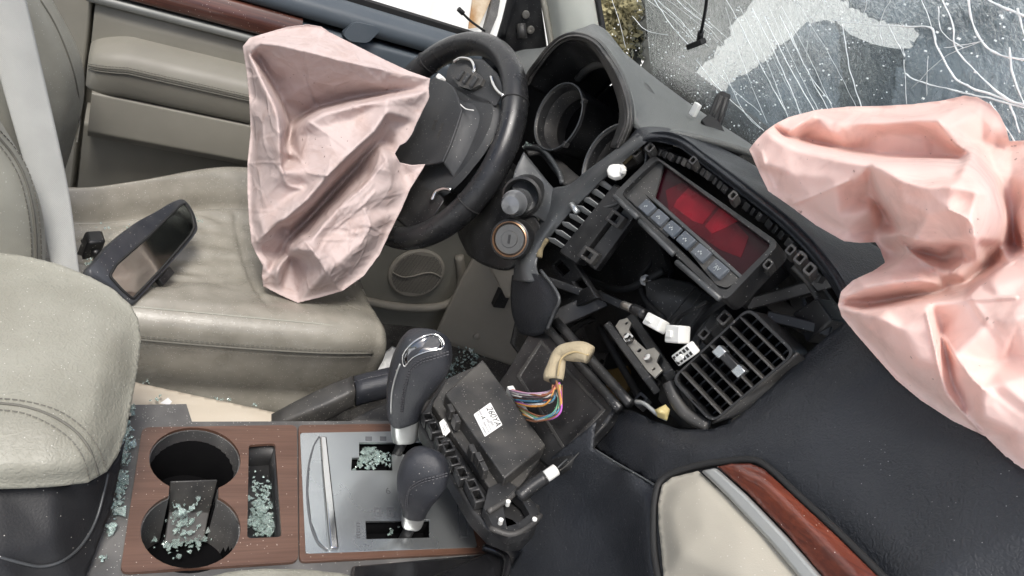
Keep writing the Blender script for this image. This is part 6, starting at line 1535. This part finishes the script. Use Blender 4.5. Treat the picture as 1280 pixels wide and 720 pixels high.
# ------------------------------------------------------------------ crumbs of tempered glass
def shard_geo(p, s, r):
    pts = [p + Vector((r.uniform(-1, 1), r.uniform(-1, 1), r.uniform(-.7, .7))).normalized() * s * r.uniform(.7, 1.15) for _ in range(8)]
    bm = bmesh.new()
    for q in pts: bm.verts.new(q)
    try: bmesh.ops.convex_hull(bm, input=bm.verts)
    except Exception: pass
    bm.verts.ensure_lookup_table()
    vs = [v for v in bm.verts if v.link_faces]; ix = {v: i for i, v in enumerate(vs)}
    out = ([v.co.copy() for v in vs], [tuple(ix[v] for v in f.verts) for f in bm.faces]); bm.free(); return out
def shards(label, spots, sizes, n, seed, fn=None):
    """spots: (px, py, spread_x, spread_y, z, weight)"""
    r = random.Random(seed); g_ = Geo(); ws_ = [s[5] for s in spots]
    for _ in range(n):
        a, b, sx, sy, z, _w = r.choices(spots, ws_)[0]
        s = r.uniform(*sizes) * math.exp(r.gauss(-.25, .42))
        p = (fn or aZ)(a + r.gauss(0, sx), b + r.gauss(0, sy), z) + Vector((0, 0, s * .5 + r.uniform(0, .003)))
        g_.add(shard_geo(p, s, r))
    o = g_.build('broken_glass', M['shard'])
    return tag(o, label, 'broken glass', kind='stuff')
zc = ZC - .002
shards('trail of broken glass crumbs along the console beside the armrest', [(164, 513, 2, 5, zc, .6), (160, 545, 2.5, 6, zc, 1), (156, 570, 3, 9, zc, 2.5), (150, 605, 4, 9, zc, 3), (145, 637, 4, 7, zc, 2), (138, 663, 3, 4, zc, 1), (128, 700, 2, 2, zc, .3)], (.0018, .0036), 220, 3)
shards('broken glass crumbs heaped in the small console tray', [(326, 610, 6, 8, ZC - .030, 1), (325, 635, 7, 8, ZC - .030, 2), (329, 658, 9, 6, ZC - .030, 3)], (.0017, .0033), 300, 4)
shards('broken glass crumbs on the divider of the near cup holder', [(232, 630, 10, 8, .572, 1), (226, 655, 9, 8, .556, 2), (230, 676, 16, 6, .545, 3), (213, 684, 6, 5, .545, 1)], (.0017, .0034), 210, 5)
shards('broken glass crumbs in the slot of the tall gear lever', [(462, 572, 10, 4, ZC - .014, 3), (458, 580, 12, 4, ZC - .014, 2), (480, 575, 6, 4, ZC - .014, 1)], (.0018, .0036), 190, 6)
shards('few broken glass crumbs in the slot of the short transfer lever', [(487, 664, 4, 4, ZC - .018, 1)], (.0018, .0030), 9, 7)
shards('broken glass crumbs scattered in the dark driver footwell', [(580, 450, 10, 9, .262, 2), (566, 470, 12, 8, .262, 1), (520, 470, 20, 10, .262, 1)], (.003, .0055), 150, 8)
shards('broken glass crumbs along the bottom of the seat side and skirt', [(184, 478, 5, 2, .505, 1), (277, 500, 6, 1.5, .505, 1), (318, 507, 3, 1, .505, .5), (195, 500, 8, 4, .52, .7)], (.0014, .0026), 26, 9)
shards('broken glass crumbs around the belt buckle on the driver seat', [(112, 297, 5, 3, .607, 1), (112, 330, 3, 5, .61, 1), (140, 285, 12, 3, .603, 1), (88, 246, 3, 2, .60, .6), (245, 276, 8, 2, .603, .6), (190, 360, 4, 3, .605, .3)], (.0014, .0030), 44, 10)
shards('broken glass crumbs on the sill below the gauges', [(660, 184, 4, 2, 0, 1)], (.002, .0034), 14, 11, lambda a, b, z: aX(a, b, .412))
pp_ = thing('paper_scrap', 'crumpled white paper lying on the floor beyond the gear lever', 'paper')
relief('sheet', [(474, 446, 1.42), (490, 432, 1.45), (500, 436, 1.45), (496, 462, 1.40), (480, 472, 1.38), (468, 468, 1.38)], [[(482, 452, 1.39), (490, 446, 1.40)]], M['paper'], pp_, step=3, iters=2, thick=.01, creases=random_creases(8, (470, 435, 498, 470), 3, (6, 14), (1.5, 3), (.002, .005)))
sc2 = thing('paper_chip', 'small white chip lying on the cream seat skirt', 'paper')
slab('chip', [aD(a, b, 1.005) for a, b in ((200, 504), (210, 497), (215, 502), (212, 506))], M['paper'], sc2, thick=.001, bevel=0)
